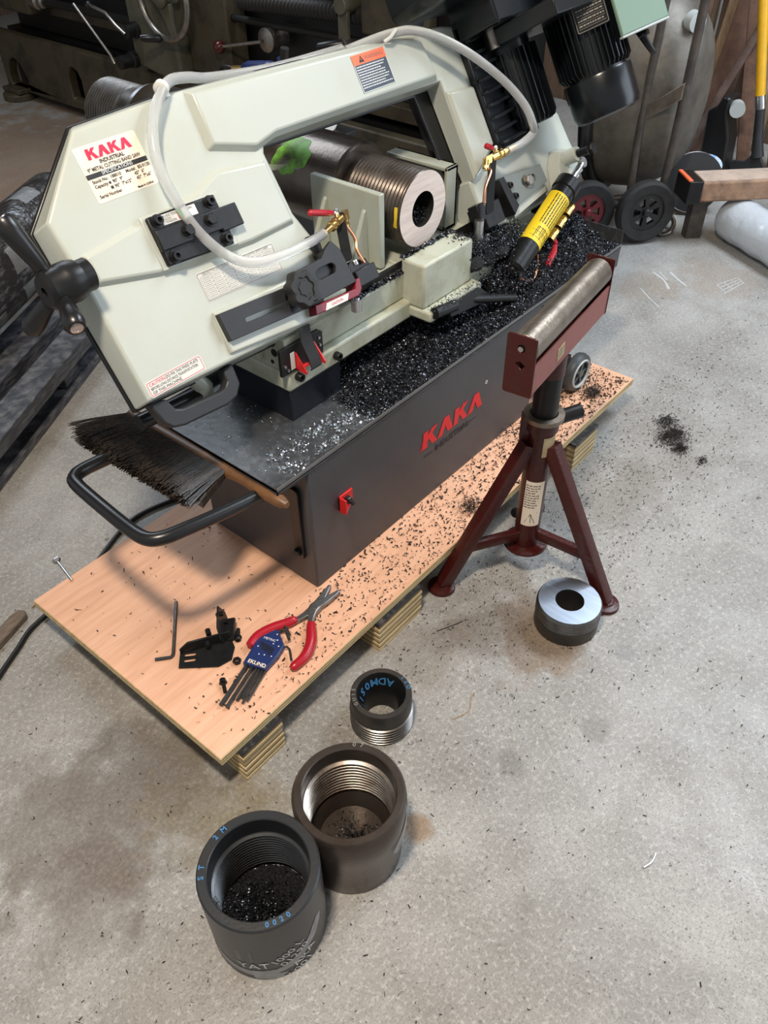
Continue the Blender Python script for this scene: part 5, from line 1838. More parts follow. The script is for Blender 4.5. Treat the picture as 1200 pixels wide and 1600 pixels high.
def arc_text(body, size, fr, R, a0, m, parent, d=0.0004, inward=False, bold=0.0, step=None):
    """letters laid round a circle on the flat frame fr"""
    step = step or size * 0.78
    for i, ch in enumerate(body):
        if ch == ' ':
            continue
        a = a0 - (i * step) / R * (1 if not inward else -1)
        er = Vector((math.cos(a), math.sin(a)))
        o = fr(er.x * R, er.y * R, d)
        rad = (fr(er.x, er.y, 0) - fr(0, 0, 0)).normalized()
        nz = (fr(0, 0, 1) - fr(0, 0, 0)).normalized()
        tanv = rad.cross(nz)
        f2 = frame(o, tanv if not inward else -tanv, rad if not inward else -rad, nz)
        text(ch, size, f2, 0, 0, 0, m, parent, bold=bold)


# front collar (blue-black)
c1 = thing('pipe_collar', 'blue-black threaded pipe collar with chalk writing, nearest on the floor', 'pipe collar', (0.318, 0.552, 0), 'threaded pipe collars')
Ro, Ri, Hc_ = 0.1025, 0.0845, 0.205
prof = [(Ro - 0.004, 0.0), (Ro, 0.004), (Ro, Hc_ - 0.003), (Ro - 0.003, Hc_), (Ri + 0.002, Hc_), (Ri, Hc_ - 0.002)]
mb = MB()
mb.lathe(prof + [(Ri, Hc_ - 0.045), (Ri - 0.001, Hc_ - 0.046)], c1.location, UPV, 72, caps=(False, False))
body = mb.build('body', M['blueblack'], c1)
mb = MB()
mb.lathe([(Ri - 0.001, 0.046)] + ithread(Ri - 0.001, Ri - 0.006, 0.050, Hc_ - 0.046, 0.0091)[::1] + [(Ri - 0.001, Hc_ - 0.046)], c1.location, UPV, 72, caps=(False, False))
mb.build('inner_thread', M['greythread'], c1, ang=60)
mb = MB()
mb.lathe([(Ri - 0.001, 0.048), (Ri - 0.004, 0.040), (Ri - 0.022, 0.034), (Ri - 0.026, 0.0), (Ro - 0.004, 0.0)], c1.location, UPV, 72, caps=(False, False))
mb.build('inner_ledge', M['blueblack'], c1)
fcy = on_cyl(c1.location, UPV, Ro, (-0.5, -0.866, 0))
stroke(fcy, [(0.050, -0.14), (0.034, -0.09), (0.030, -0.045), (0.036, 0.0), (0.055, 0.035), (0.085, 0.065), (0.12, 0.085)], 0.022, 'paint_smear', M['chalksmear'], body, d=0.0005).__setitem__('label', 'grey paint smear round the foot')
patch(fcy, blob(0.016, -0.028, 0.015, 0.030, 0.3, seed=9), 'paint_smear', M['chalksmear'], body, d=0.0004)


def chalk(body_, size, along, around, m=M['chalk'], rot=0.0, parent=body, fr0=None, d=0.0009):
    fr0 = fr0 or fcy
    text(body_, size, lambda a, b, dd=0.0: fr0(b, a, dd), around, along, d, m, parent, rot=rot, bold=0.0)


chalk('1000 L', 0.025, 0.088, 0.012, rot=0.6)
chalk('01290', 0.024, 0.068, 0.024, rot=0.55)
chalk('YAT', 0.030, 0.062, -0.048, rot=0.1)
chalk('ARA', 0.026, 0.040, 0.040, rot=0.55)
chalk('1001', 0.028, 0.008, 0.030, rot=0.45)
mb = MB()
for k in range(7):
    zz = 0.080 + 0.006 * k
    mb.loft([[fcy(zz, -0.075, .0007), fcy(zz, -0.045, .0007)], [fcy(zz + .002, -0.075, .0007), fcy(zz + .002, -0.045, .0007)]], False, False, closed=False)
mb.build('stamp_lines', M['chalksmear'], body)
tf = frame((c1.location.x, c1.location.y, Hc_ + 0.0002), (1, 0, 0), (0, 1, 0))
arc_text('ST  2M', 0.013, tf, (Ro + Ri) / 2, 2.45, M['bluemark'], body, bold=0.0004, step=0.018)
arc_text('0020', 0.012, tf, (Ro + Ri) / 2, 4.10, M['bluemark'], body, inward=True, bold=0.0004, step=0.012)

# rear collar (brown)
M['collarbrown'] = mat('collar_mill_scale', (0.105, 0.088, 0.076), 0.32, 0.65, col2=(0.065, 0.044, 0.034), scale=9, thr=(0.35, 0.7), bump=0.05, bscale=100)
c2 = thing('pipe_collar', 'brown steel pipe collar with bright inner thread, standing behind the blue-black one', 'pipe collar', (0.515, 0.527, 0), 'threaded pipe collars')
prof = [(Ro - 0.008, 0.0), (Ro - 0.006, 0.05), (Ro - 0.004, 0.115), (Ro, 0.135), (Ro, Hc_ - 0.008), (Ro - 0.004, Hc_ - 0.001), (Ro - 0.005, Hc_), (Ri + 0.002, Hc_), (Ri, Hc_ - 0.002)]
mb = MB()
mb.lathe(prof + [(Ri, Hc_ - 0.036), (Ri - 0.001, Hc_ - 0.037)], c2.location, UPV, 72, caps=(False, False))
body2 = mb.build('body', M['collarbrown'], c2)
mb = MB()
mb.lathe([(Ri - 0.001, 0.066)] + ithread(Ri - 0.001, Ri - 0.007, 0.068, Hc_ - 0.037, 0.0100) + [(Ri - 0.001, Hc_ - 0.037)], c2.location, UPV, 72, caps=(False, False))
mb.build('inner_thread', M['brightthread'], c2, ang=60, label='bright inner thread')
mb = MB()
mb.lathe([(Ri - 0.001, 0.067), (Ri - 0.005, 0.062), (Ri - 0.020, 0.040), (Ri - 0.022, 0.034), (0.0001, 0.033)], c2.location, UPV, 72, caps=(False, False))
mb.build('inner_ledge', M['collarbrown'], c2)
fcy2 = on_cyl(c2.location, UPV, Ro + 0.0005, (-0.10, -1, 0))
stroke(fcy2, [(0.10, 0.015), (0.120, 0.040), (0.138, 0.065), (0.155, 0.085), (0.175, 0.10)], 0.026, 'paint_smear', M['chalksmear'], body2, d=0.0006)
tf2 = frame((c2.location.x, c2.location.y, Hc_ + 0.0002), (1, 0, 0), (0, 1, 0))
arc_text('07', 0.013, tf2, (Ro + Ri) / 2, 0.62, M['chalksmear'], body2, step=0.014)


def in_pipe(cx, cy, R, z0, n, ox, oy, spread, hh):
    def f(k):
        r = R * np.sqrt(rng.random(k)) * 1.0
        a = rng.uniform(0, 2 * PI, k)
        x, y = ox + spread * rng.normal(size=k), oy + spread * rng.normal(size=k)
        d = np.hypot(x, y)
        s_ = np.where(d > R, R / d, 1)
        x, y = x * s_, y * s_
        d = np.hypot(x, y)
        return np.stack([cx + x, cy + y, z0 + hh * rng.random(k) * (0.3 + 0.7 * d / R)], -1)
    return f


hx, hy = np.meshgrid(np.linspace(-0.083, 0.083, 46), np.linspace(-0.083, 0.083, 46), indexing='ij')
hz = 0.045 + 0.045 * np.exp(-((hx + 0.045) / 0.04) ** 2 - ((hy - 0.01) / 0.05) ** 2) - 0.05 * np.exp(-((hx + 0.012) / 0.022) ** 2 - ((hy + 0.050) / 0.022) ** 2) - 0.02 * np.exp(-((hx - 0.01) / 0.02) ** 2 - (hy / 0.02) ** 2)
hz = hz + rng.uniform(-0.003, 0.003, hx.shape)
hz = np.where(np.hypot(hx, hy) > 0.0795, -0.001, np.maximum(hz, -0.001))
ii2 = (np.arange(45)[:, None] * 46 + np.arange(45)[None, :]).ravel()
tag(raw('collar_swarf_mass', np.stack([0.318 + hx, 0.552 + hy, hz], -1).reshape(-1, 3), np.stack([ii2, ii2 + 46, ii2 + 47, ii2 + 1], -1), M['chipbase']), 'dark mass of swarf filling the bottom of the blue-black pipe collar', 'swarf', kind='stuff')


def on_mass(n):
    x, y = rng.normal(-0.030, 0.030, n), rng.normal(-0.005, 0.034, n)
    d = np.hypot(x, y)
    s_ = np.where(d > 0.073, 0.073 / d, 1)
    x, y = x * s_, y * s_
    z = 0.046 + 0.045 * np.exp(-((x + 0.045) / 0.04) ** 2 - ((y - 0.01) / 0.05) ** 2) - 0.05 * np.exp(-((x + 0.012) / 0.022) ** 2 - ((y + 0.050) / 0.022) ** 2)
    return np.stack([0.318 + x, 0.552 + y, np.maximum(z, 0.001) + 0.002], -1)


V, Fq = curls(2600, on_mass, 0.003, 0.009, wid=(0.15, 0.4))
V2, F3 = curls(140, lambda n: np.stack([0.318 + (Ri - .003) * np.cos(rng.normal(2.9, .12, n)), 0.552 + (Ri - .003) * np.sin(rng.normal(2.9, .12, n)), 0.165 + 0.03 * rng.random(n)], -1), 0.002, 0.006)
tag(raw('collar_swarf', np.concatenate([V, V2]), np.concatenate([Fq, F3 + len(V)]), M['chip']), 'black chips lying inside the blue-black pipe collar', 'swarf', kind='stuff')
V, Fq = curls(900, in_pipe(0.515, 0.527, 0.060, 0.034, 1, -0.008, -0.016, 0.022, 0.018), 0.003, 0.009)
V2, F3 = curls(350, lambda n: np.stack([0.515 + 0.068 * np.cos(rng.normal(3.5, .2, n)), 0.527 + 0.068 * np.sin(rng.normal(3.5, .2, n)), 0.055 + 0.02 * rng.random(n)], -1), 0.003, 0.008)
tag(raw('collar_swarf', np.concatenate([V, V2]), np.concatenate([Fq, F3 + len(V)]), M['chip']), 'black chips lying inside the brown pipe collar', 'swarf', kind='stuff')

# small dark nipple ring with blue marking
r3 = thing('threaded_ring', 'small dark threaded steel ring with blue marker lettering in its mouth', 'ring', (0.768, 0.666, 0), 'threaded steel rings')
lo = Vector(r3.location)
mb = MB()
mb.lathe([(0.0655, 0.055), (0.0655, 0.094), (0.0635, 0.097), (0.0525, 0.097)], lo, UPV, 64, caps=(False, False))
mb.build('body', M['darksteel'], r3)
mb = MB()
mb.lathe([(0.0525, 0.097), (0.037, 0.060), (0.035, 0.0), (0.060, 0.0)], lo, UPV, 64, caps=(False, False))
bev = mb.build('bevelled_mouth', M['blackox'], r3)
mb = MB()
mb.lathe([(0.060, 0.0)] + ithread(0.062, 0.0685, 0.002, 0.055, 0.0088) + [(0.0655, 0.0555)], lo, UPV, 64, caps=(False, False))
mb.build('outer_thread', M['ringthread'], r3, ang=60)


def bevfr(ch, ang, size, rot=0):
    er = Vector((math.cos(ang), math.sin(ang), 0))
    slope = Vector((er.x * (0.0525 - 0.037), er.y * (0.0525 - 0.037), 0.037)).normalized()
    c_ = lo + er * 0.0448 + Vector((0, 0, 0.079))
    tang = slope.cross(Vector((-er.x * 0.037, -er.y * 0.037, 0.0155)).normalized())
    nn = Vector((-er.x * 0.92, -er.y * 0.92, 0.385)).normalized()
    t_ = slope.cross(nn)
    text(ch, size, frame(c_ + nn * 0.0022, -t_, -slope if rot else slope, nn), 0, 0, 0, M['bluemark'], bev, bold=0.0006)


for i, ch in enumerate('1150MDA'):
    bevfr(ch, 2.75 - i * 0.42, 0.024, 1)
tf3 = frame((lo.x, lo.y, 0.0972), (1, 0, 0), (0, 1, 0))
arc_text('GUIS', 0.011, tf3, 0.0590, 2.75, M['chalksmear'], bpy.data.objects[bev.name], step=0.012)
arc_text('ISO', 0.012, tf3, 0.0590, -0.2, M['bluemark'], bev, inward=False, step=0.013, bold=0.0004)

# sawn-off ring with a bright face
r4 = thing('sawn_ring', 'sawn-off threaded ring with a bright blue-grey face by the roller stand foot', 'ring', (1.262, 0.497, 0), 'threaded steel rings')
lo4 = Vector(r4.location)
mb = MB()
mb.lathe([(0.034, 0.079), (0.0735, 0.079)], lo4, UPV, 64, caps=(False, False))
mb.build('cut_face', M['cutblue'], r4, flat=True, label='bright sawn top face')
mb = MB()
mb.lathe([(0.0735, 0.079), (0.077, 0.074)] + ithread(0.0735, 0.0775, 0.040, 0.076, 0.0085)[::-1] + [(0.0755, 0.038)], lo4, UPV, 64, caps=(False, False))
mb.build('outer_thread', M['ringthread'], r4, ang=60)
mb = MB()
mb.lathe([(0.0755, 0.038), (0.0765, 0.034), (0.0765, 0.002), (0.074, 0.0)], lo4, UPV, 64, caps=(False, False))
mb.build('body', M['darksteel'], r4)
mb = MB()
mb.lathe([(0.034, 0.079), (0.034, 0.0)], lo4, UPV, 48, caps=(False, False))
mb.build('bore', M['bore'], r4)

# ================================================================= RED ROLLER STAND
rs = thing('roller_stand', 'worn red tripod roller stand on the floor in front of the saw', 'roller stand', (1.36, 0.685, 0))
sc_ = W(1.36, 0.685, 0)
mb = MB()
mb.lathe([(0.031, 0.085), (0.031, 0.44), (0.037, 0.442), (0.037, 0.475)], sc_, UPV, 32)
col_ = mb.build('outer_column', M['rust_red'], rs)
mb = MB()
mb.lathe([(0.031, 0.470), (0.0455, 0.472), (0.0455, 0.483), (0.031, 0.484)], sc_, UPV, 40, closed=True)
mb.build('column_flange', M['rollersteel'], rs)
mb = MB()
mb.lathe([(0.054, 0.080), (0.056, 0.083), (0.054, 0.088), (0.031, 0.089)], sc_, UPV, 36)
mb.build('foot_disc', M['rust_red'], rs)
mb = MB()
mb.cyl(W(1.36, 0.685, 0.44), W(1.36, 0.685, 0.62), 0.029, n=32)
mb.build('inner_column', M['blackox'], rs)
mb = MB()
mb.cyl(W(1.36, 0.685, 0.585), W(1.36, 0.685, 0.634), 0.0305, n=32)
mb.build('top_socket', M['rust_red'], rs)
feet = [W(1.161, 0.797, 0), W(1.371, 0.449, 0), W(1.565, 0.782, 0)]
for fpt in feet:
    dv = (Vector((fpt.x, fpt.y, 0)) - Vector((1.36, 0.685, 0))).normalized()
    tp_ = sc_ + dv * 0.030 + Vector((0, 0, 0.405))
    bt = fpt - dv * 0.004 + Vector((0, 0, 0.016))
    ax = (tp_ - bt).normalized()
    s_ = ax.cross(dv).normalized()
    fr = frame(bt, s_, s_.cross(ax) * -1, ax)
    mb = MB()
    L = (tp_ - bt).length
    mb.prism(rrect(-0.0165, -0.0165, 0.0165, 0.0165, 0.003, 2), 0, L, fr)
    lg_ = mb.build('leg', M['rust_red'], rs)
    mb = MB()
    mb.lathe([(0.033, 0.0), (0.035, 0.003), (0.033, 0.010), (0.020, 0.013), (0.018, 0.017)], fpt, UPV, 28)
    mb.build('foot_pad', M['rust_red'], lg_)
    ja = bt + (tp_ - bt) * 0.31
    mb = MB()
    jb = sc_ + Vector((0, 0, 0.122)) + dv * 0.025
    ja.z = 0.128
    t2 = (jb - ja).normalized()
    s2 = t2.cross(UPV).normalized()
    mb.prism(rrect(-0.004, -0.014, 0.014, 0.014, 0.002, 2), 0, (jb - ja).length, frame(ja, s2, s2.cross(t2), t2))
    mb.build('brace', M['rust_red'], rs)
    if fpt is feet[0]:
        pass
mb = MB()
gsd = Vector((-0.75, -0.66, 0)).normalized()
mb.box((0, 0.0, 0), (0.030, 0.016, 0.075), lambda x, y_, z: W(1.36, 0.685, 0.445) + Vector((-0.62, 0.78, 0)) * (x + 0.034) + Vector((0.78, 0.62, 0)) * y_ + Vector((0, 0, z)))
mb.build('clamp_lug', M['rust_red'], rs, bevel=0.002)
mb = MB()
kd_ = Vector((0.86, -0.5, 0.10)).normalized()
mb.cyl(W(1.36, 0.685, 0.455) + kd_ * 0.03, W(1.36, 0.685, 0.455) + kd_ * 0.05, 0.010)
mb.tube([W(1.36, 0.685, 0.455) + kd_ * 0.045, W(1.36, 0.685, 0.455) + kd_ * 0.095], 0.0165, 18)
mb.build('clamp_grip', M['blackox'], rs)
mb = MB()
mb.sphere((1.385, 0.735, 0.135), 0.014, 14)
mb.cyl(W(1.36, 0.685, 0.13), W(1.385, 0.735, 0.135), 0.006)
mb.build('lock_knob', M['darkplastic'], rs)
# paper labels
fcol = on_cyl(sc_, UPV, 0.031, (-0.86, -0.5, 0))


def wrap_patch(fr, a0, a1, b0, b1, name, m, parent, d=0.0006, k=6):
    mb = MB()
    loops = [[fr(a0, b0 + (b1 - b0) * i / k, d), fr(a1, b0 + (b1 - b0) * i / k, d)] for i in range(k + 1)]
    mb.loft(loops, False, False, closed=False)
    return mb.build(name, m, parent)


lb = wrap_patch(fcol, 0.165, 0.305, -0.020, 0.026, 'paper_label', M['label'], rs)
fl2 = lambda a, b, d=0.0: fcol(b, a, 0.0012 + d)
lines(fl2, [(-0.018, random.uniform(0.008, 0.02), 0.293 - 0.0075 * k, 0.003) for k in range(10)], M['greyink'], lb, d=0)
mb = MB()
for pts in ([(-0.012, 0.175), (0.0, 0.205), (0.012, 0.175)], [(-0.015, 0.205), (0.016, 0.208)], [(0, 0.205), (0.002, 0.176)]):
    for q in range(len(pts) - 1):
        (x0, y0), (x1, y1) = pts[q], pts[q + 1]
        mb.loft([[fl2(x0, y0), fl2(x1, y1)], [fl2(x0 + .0016, y0 + .001), fl2(x1 + .0016, y1 + .001)]], False, False, closed=False)
mb.build('print_drawing', M['greyink'], lb, flat=True)
fcol2 = on_cyl(sc_, UPV, 0.037, (-0.1, -1, 0))
fcol3 = on_cyl(sc_, UPV, 0.0315, (-0.66, -0.75, 0))
wrap_patch(fcol3, 0.380, 0.434, -0.004, 0.034, 'tape_patch', M['tapepaper'], rs, d=0.001)
# roller head
RD = Vector((1.534 - 1.213, 0.711 - 0.671, 0)).normalized()
RS = Vector((-RD.y, RD.x, 0))
rc = W(1.382, 0.689, 0.728)
fr = frame(rc, RD, RS, UPV)
RL = 0.188
mb = MB()
mb.cyl(fr(-RL, 0, 0), fr(RL, 0, 0), 0.031, n=40)
rl_ = mb.build('roller', M['rollersteel'], rs, bevel=0.003, label='bare brown steel roller')
for sgn in (-1, 1):
    f3 = frame(fr(sgn * (RL + 0.006), 0, 0), RS, UPV, RD)
    mb = MB()
    tri = [(-0.010, -0.038), (0.004, -0.030), (0.010, -0.042), (0.0, -0.034)]
    mb.holed(rrect(-0.031, -0.098, 0.031, 0.033, 0.006), [circle(0.0, 0.005, 0.0085, 14), [(-0.011, -0.030), (0.0, -0.022), (0.010, -0.028), (0.004, -0.034), (-0.003, -0.040)]], -0.0018, 0.0018, f3)
    mb.build('end_plate', M['rust_red'], rs, bevel=0.0005, seg=1)
    mb = MB()
    mb.cyl(f3(0.002, 0.003, -0.004 * sgn), f3(0.002, 0.003, 0.0012 * sgn), 0.0055, n=14)
    mb.build('axle_pin', M['steel'], rl_)
mb = MB()
for s_ in (-1, 1):
    mb.box((0, s_ * 0.028, -0.060), (2 * RL + 0.010, 0.003, 0.066), fr)
mb.box((0, 0, -0.092), (2 * RL + 0.010, 0.058, 0.003), fr)
chn = mb.build('channel_frame', M['litred'], rs, label='lit-toned red channel below the roller')
mb = MB()
fch = frame(fr(-0.03, -0.0298, -0.062), RD, UPV)
mb.prism([(-0.045, -0.016), (-0.012, -0.014), (-0.014, 0.016), (-0.047, 0.013)], 0, 0.0008, fch)
tpl = mb.build('tape_patch', M['tapepaper'], chn, flat=True)
lines(lambda a, b, d=0.0: fch(a, b, 0.0010 + d), [(-0.040, -0.020, 0.008 - 0.007 * k, 0.003) for k in range(3)], M['greyink'], tpl, d=0)

# ================================================================= HAND BRUSH ON THE TRAY EDGE
bh = thing('hand_brush', 'dark bristled bench brush with wooden handle resting on the saw push handle', 'brush', (0.80, 1.15, 0.46))
mb = MB()
L = []
for t, wd, hh_, dx in ((0.0, 0.012, 0.012, 0), (0.02, 0.018, 0.014, 0), (0.30, 0.018, 0.014, 0), (0.33, 0.012, 0.012, 0), (0.36, 0.011, 0.011, 0), (0.42, 0.015, 0.014, 0), (0.455, 0.014, 0.013, 0), (0.47, 0.007, 0.007, 0)):
    yy = 1.405 - t
    xx = 0.782 + 0.045 * t
    zz = 0.474 - 0.045 * t
    L.append([W(xx + wd * math.cos(a), yy, zz + hh_ * math.sin(a)) for a in [2 * PI * k / 14 for k in range(14)]])
mb.loft(L)
mb.build('handle', M['brushwood'], bh)
nb = 5200
tt = rng.random(nb) ** 1.0 * 0.305
row = rng.random(nb)
ang = rng.normal(0, 0.10, nb)
Ln = 0.112 + 0.018 * rng.random(nb) - 0.02 * (rng.random(nb) ** 4)
seg = 3
Vb = np.zeros((nb, seg + 1, 2, 3))
wv = 0.0008
spl = (tt / 0.305 - 0.5)
splay = 0.15 * np.sign(-spl) * np.abs(spl) * 2
for s_ in range(seg + 1):
    u = s_ / seg
    x = 0.775 + 0.045 * tt - u * Ln
    y = 1.402 - tt + u * Ln * (splay + ang + 0.0)
    z = 0.478 - 0.045 * tt + 0.012 * (row - 0.5) + u * (row - 0.38) * 0.055 - 0.012 * u * u + 0.004 * np.sin(tt * 190) * u
    z = np.maximum(z, 0.473 * np.ones(nb) * 0 + 0.462 + 0.022 * row * u)
    for q, sg in ((0, -1), (1, 1)):
        Vb[:, s_, q, 0] = x
        Vb[:, s_, q, 1] = y + sg * wv
        Vb[:, s_, q, 2] = z + sg * wv * 0.5
base = (np.arange(nb) * (seg + 1) * 2)[:, None]
a = base + np.arange(seg)[None, :] * 2
Fb = np.stack([a, a + 1, a + 3, a + 2], -1).reshape(-1, 4)
bo = raw('bristles', Vb.reshape(-1, 3), Fb, M['bristle'], bh)
bo['kind'] = 'stuff'
mb = MB()
L = []
for t in np.linspace(0, 0.305, 12):
    xx, yy, zz = 0.775 + 0.045 * t, 1.402 - t, 0.474 - 0.045 * t
    e = -0.12 * (t / 0.305 - 0.5) * 0.7
    L.append([W(xx, yy, zz + .007), W(xx, yy, zz - .007), W(xx - 0.095, yy + e * .8, zz - 0.012), W(xx - 0.095, yy + e * .8, zz + 0.008)])
mb.loft(L)
mb.build('bristle_core', M['bristle'], bh)

# ================================================================= CABLE, WOOD SCRAPS, WIRES
mb = MB()
mb.tube([W(0.20, 1.36, 0.007), W(0.292, 1.414, 0.007), W(0.366, 1.453, 0.007), W(0.419, 1.481, 0.007), W(0.500, 1.497, 0.008), W(0.62, 1.53, 0.008), W(0.76, 1.59, 0.008), W(0.84, 1.605, 0.008), W(0.93, 1.585, 0.008), W(1.02, 1.55, 0.008), W(1.2, 1.5, 0.008)], 0.0062, 12, smooth=6)
tag(mb.build('power_cable', M['cable']), 'black power cable running on the floor past the sheet corner', 'cable')
mb = MB()
fr = frame((0.395, 1.525, 0.0), (0.90, 0.30, 0), (-0.30, 0.90, 0), (0, 0, 1))
mb.prism([(-0.11, -0.020), (0.035, -0.016), (0.045, -0.004), (0.040, 0.012), (0.020, 0.018), (-0.11, 0.018)], 0, 0.018, fr)
tag(mb.build('wood_scrap', mat('grey_scrap', (0.20, 0.16, 0.125), 0.8, col2=(0.10, 0.075, 0.055), scale=8, stretch=(3, 20, 20)), bevel=0.003), 'broken offcut of grey wood by the cable at the left edge', 'wood scrap')
mb = MB()
mb.tube([W(0.46, 1.545, 0.004), W(0.48, 1.545, 0.006), W(0.497, 1.552, 0.004)], 0.003, 6)
tag(mb.build('wood_splinter', M['palewood']), 'small curved splinter of pale wood near the sheet corner', 'wood scrap')


def px_ray_floor(name, pts, r, m, label, cat='wire'):
    mb = MB()
    mb.tube([W(x, y_, r + 0.0004) for x, y_ in pts], r, 6, smooth=4)
    tag(mb.build(name, m), label, cat)


px_ray_floor('twig', [(0.865, 0.545), (0.905, 0.530), (0.935, 0.545), (0.952, 0.548)], 0.0012, M['palewood'], 'thin bent pale twig on the open floor before the sawn ring', 'twig')
px_ray_floor('wire_offcut', [(0.832, 0.073), (0.852, 0.066), (0.872, 0.068)], 0.0018, M['zinc'], 'short straight offcut of grey wire on the bare floor', 'wire')
px_ray_floor('twig', [(1.04, 0.72), (1.08, 0.70), (1.105, 0.69)], 0.0012, M['grit'], 'thin dark twig on the floor between the stand feet and a block', 'twig')

# ================================================================= DARK PALLET AND WRAPPED BAR (far left)
pe, pp_ = Vector((0.86, 0.51, 0)).normalized(), Vector((-0.51, 0.86, 0)).normalized()
pf = frame((0.647, 2.003, 0), pe, pp_, (0, 0, 1))
pa = thing('timber_pallet', 'dark stained timber pallet carrying the wrapped steel bar', 'pallet', pf(0.3, 0.3, 0))


def pbox(name, lo, hi):
    mb = MB()
    mb.box2(lo, hi, pf)
    return mb.build(name, M['pallet'], pa, bevel=0.004)


for k, p0 in enumerate((0.0, 0.32, 0.60)):
    pbox('bottom_board', (-0.5, p0, 0.0), (1.4, p0 + 0.10, 0.022))
for s0 in (-0.35, 0.50, 1.25):
    pbox('spacer_block', (s0, 0.02, 0.022), (s0 + 0.10, 0.70, 0.092))
for k, (p0, p1, za, zb_) in enumerate(((-0.012, 0.085, 0.092, 0.140), (0.125, 0.205, 0.092, 0.150), (0.36, 0.45, 0.092, 0.14), (0.52, 0.70, 0.092, 0.14))):
    pbox('top_rail', (-0.5, p0, za), (1.4, p1, zb_))
bar_ = thing('wrapped_bar', 'thick round steel bar wrapped in clear plastic film on the dark pallet', 'steel bar', pf(0.4, 0.35, 0.15))
mb = MB()
mb.cyl(pf(-0.6, 0.335, 0.292), pf(1.28, 0.335, 0.292), 0.142, n=64)
mb.build('bar', M['wrapped'], bar_, bevel=0.006)
for k in range(4):
    s0 = 0.15 + 0.28 * k
    mb = MB()
    n_ = 30
    loops = []
    for q in range(n_ + 1):
        a = 2 * PI * q / n_
        rr = 0.1435 + 0.003 * math.sin(7 * a + k)
        loops.append([pf(s0 + 0.02 * math.sin(3 * a + k), 0.335 + rr * math.cos(a), 0.292 + rr * math.sin(a)), pf(s0 + 0.13 + 0.03 * math.sin(2 * a), 0.335 + rr * math.cos(a + .02), 0.292 + rr * math.sin(a + .02))])
    mb.loft(loops, False, False, closed=False)
    mb.build('film_layer', M['film'], bar_)

# ================================================================= LATHE IN THE BACKGROUND
la_ = thing('metal_lathe', 'large oily old metalworking lathe standing behind the saw', 'lathe', (3.0, 4.0, 0))
LF = frame((2.8, 0, 0), (0, -1, 0), (0, 0, 1), (-1, 0, 0))      # a = -y, b = z, d = towards the saw
mb = MB()
yy0, yy1 = -5.44, -1.9
arch = lambda c, w, h0, h1: [(c - w, h0), (c + w, h0), (c + w, h1 - w), (c + w * .6, h1 - .25 * w), (c, h1), (c - w * .6, h1 - .25 * w), (c - w, h1 - w)]
mb.holed([(yy0, 0.05), (yy1, 0.05), (yy1, 0.372), (yy0, 0.372)], [arch(-5.29, 0.10, 0.07, 0.235), arch(-4.66, 0.062, 0.10, 0.28)], -0.06, 0.0, LF)
mb.build('base_front', M['lathe'], la_, bevel=0.008)
mb = MB()
mb.box2((yy0, 0.05, -0.55), (yy1, 0.37, -0.10), LF)
mb.build('base_core', M['lathedark'], la_)
mb = MB()
mb.box2((yy0 + 0.05, 0.372, -0.5), (yy1, 1.0, -0.16), LF)
mb.build('bed', M['lathedark'], la_, bevel=0.006)
mb = MB()
mb.box2((-4.95, 0.48, -0.17), (-3.6, 0.54, -0.12), LF)
mb.box2((-3.6, 0.40, -0.17), (yy1, 0.46, -0.10), LF)
mb.build('bed_rib', M['lathe'], la_, bevel=0.004)
mb = MB()
mb.box2((-5.6, 0.50, -0.45), (-4.93, 1.15, 0.02), LF)
mb.build('feed_gearbox', M['lathe'], la_, bevel=0.02)
mb = MB()
mb.lathe([(0.052, 0.0), (0.052, 0.05), (0.04, 0.06), (0.04, 0.09), (0.03, 0.10)], LF(-4.93, 0.575, -0.04), (0, -1, 0), 28)
mb.build('shaft_bearing', M['oldsteel'], la_)
mb = MB()
mb.cyl(LF(-4.9, 0.575, -0.04), LF(-3.5, 0.575, -0.04), 0.020, n=18)
mb.cyl(LF(-4.9, 0.66, -0.06), LF(-2.0, 0.70, -0.06), 0.016, n=14)
mb.build('feed_rod', M['lathedark'], la_)
mb = MB()
mb.prism([(-3.955, 0.47), (-3.93, 0.41), (-3.675, 0.37), (-3.60, 0.42), (-3.60, 1.0), (-3.955, 1.0)], -0.14, 0.055, LF)
ap = mb.build('apron', M['lathelight'], la_, bevel=0.015)
mb = MB()
mb.box2((-3.60, 0.42, -0.14), (-3.30, 1.0, -0.02), LF)
mb.build('apron_wing', M['lathe'], la_, bevel=0.01)


def lever(hub, hr, hl, pts, r, ball=None, ballm='black', m='oldsteel'):
    mb = MB()
    mb.lathe([(hr * 1.25, 0), (hr * 1.25, hl * .3), (hr, hl * .35), (hr, hl)], LF(*hub), LF(0, 0, 1) - LF(0, 0, 0), 22)
    hb = mb.build('lever_hub', M['lathedark'], la_)
    mb = MB()
    mb.tube([LF(*p) for p in pts], r, 10)
    ll = mb.build('lever_arm', M[m], hb)
    if ball:
        mb = MB()
        mb.sphere(LF(*pts[-1]), ball, 14)
        mb.build('lever_ball', M[ballm], hb)


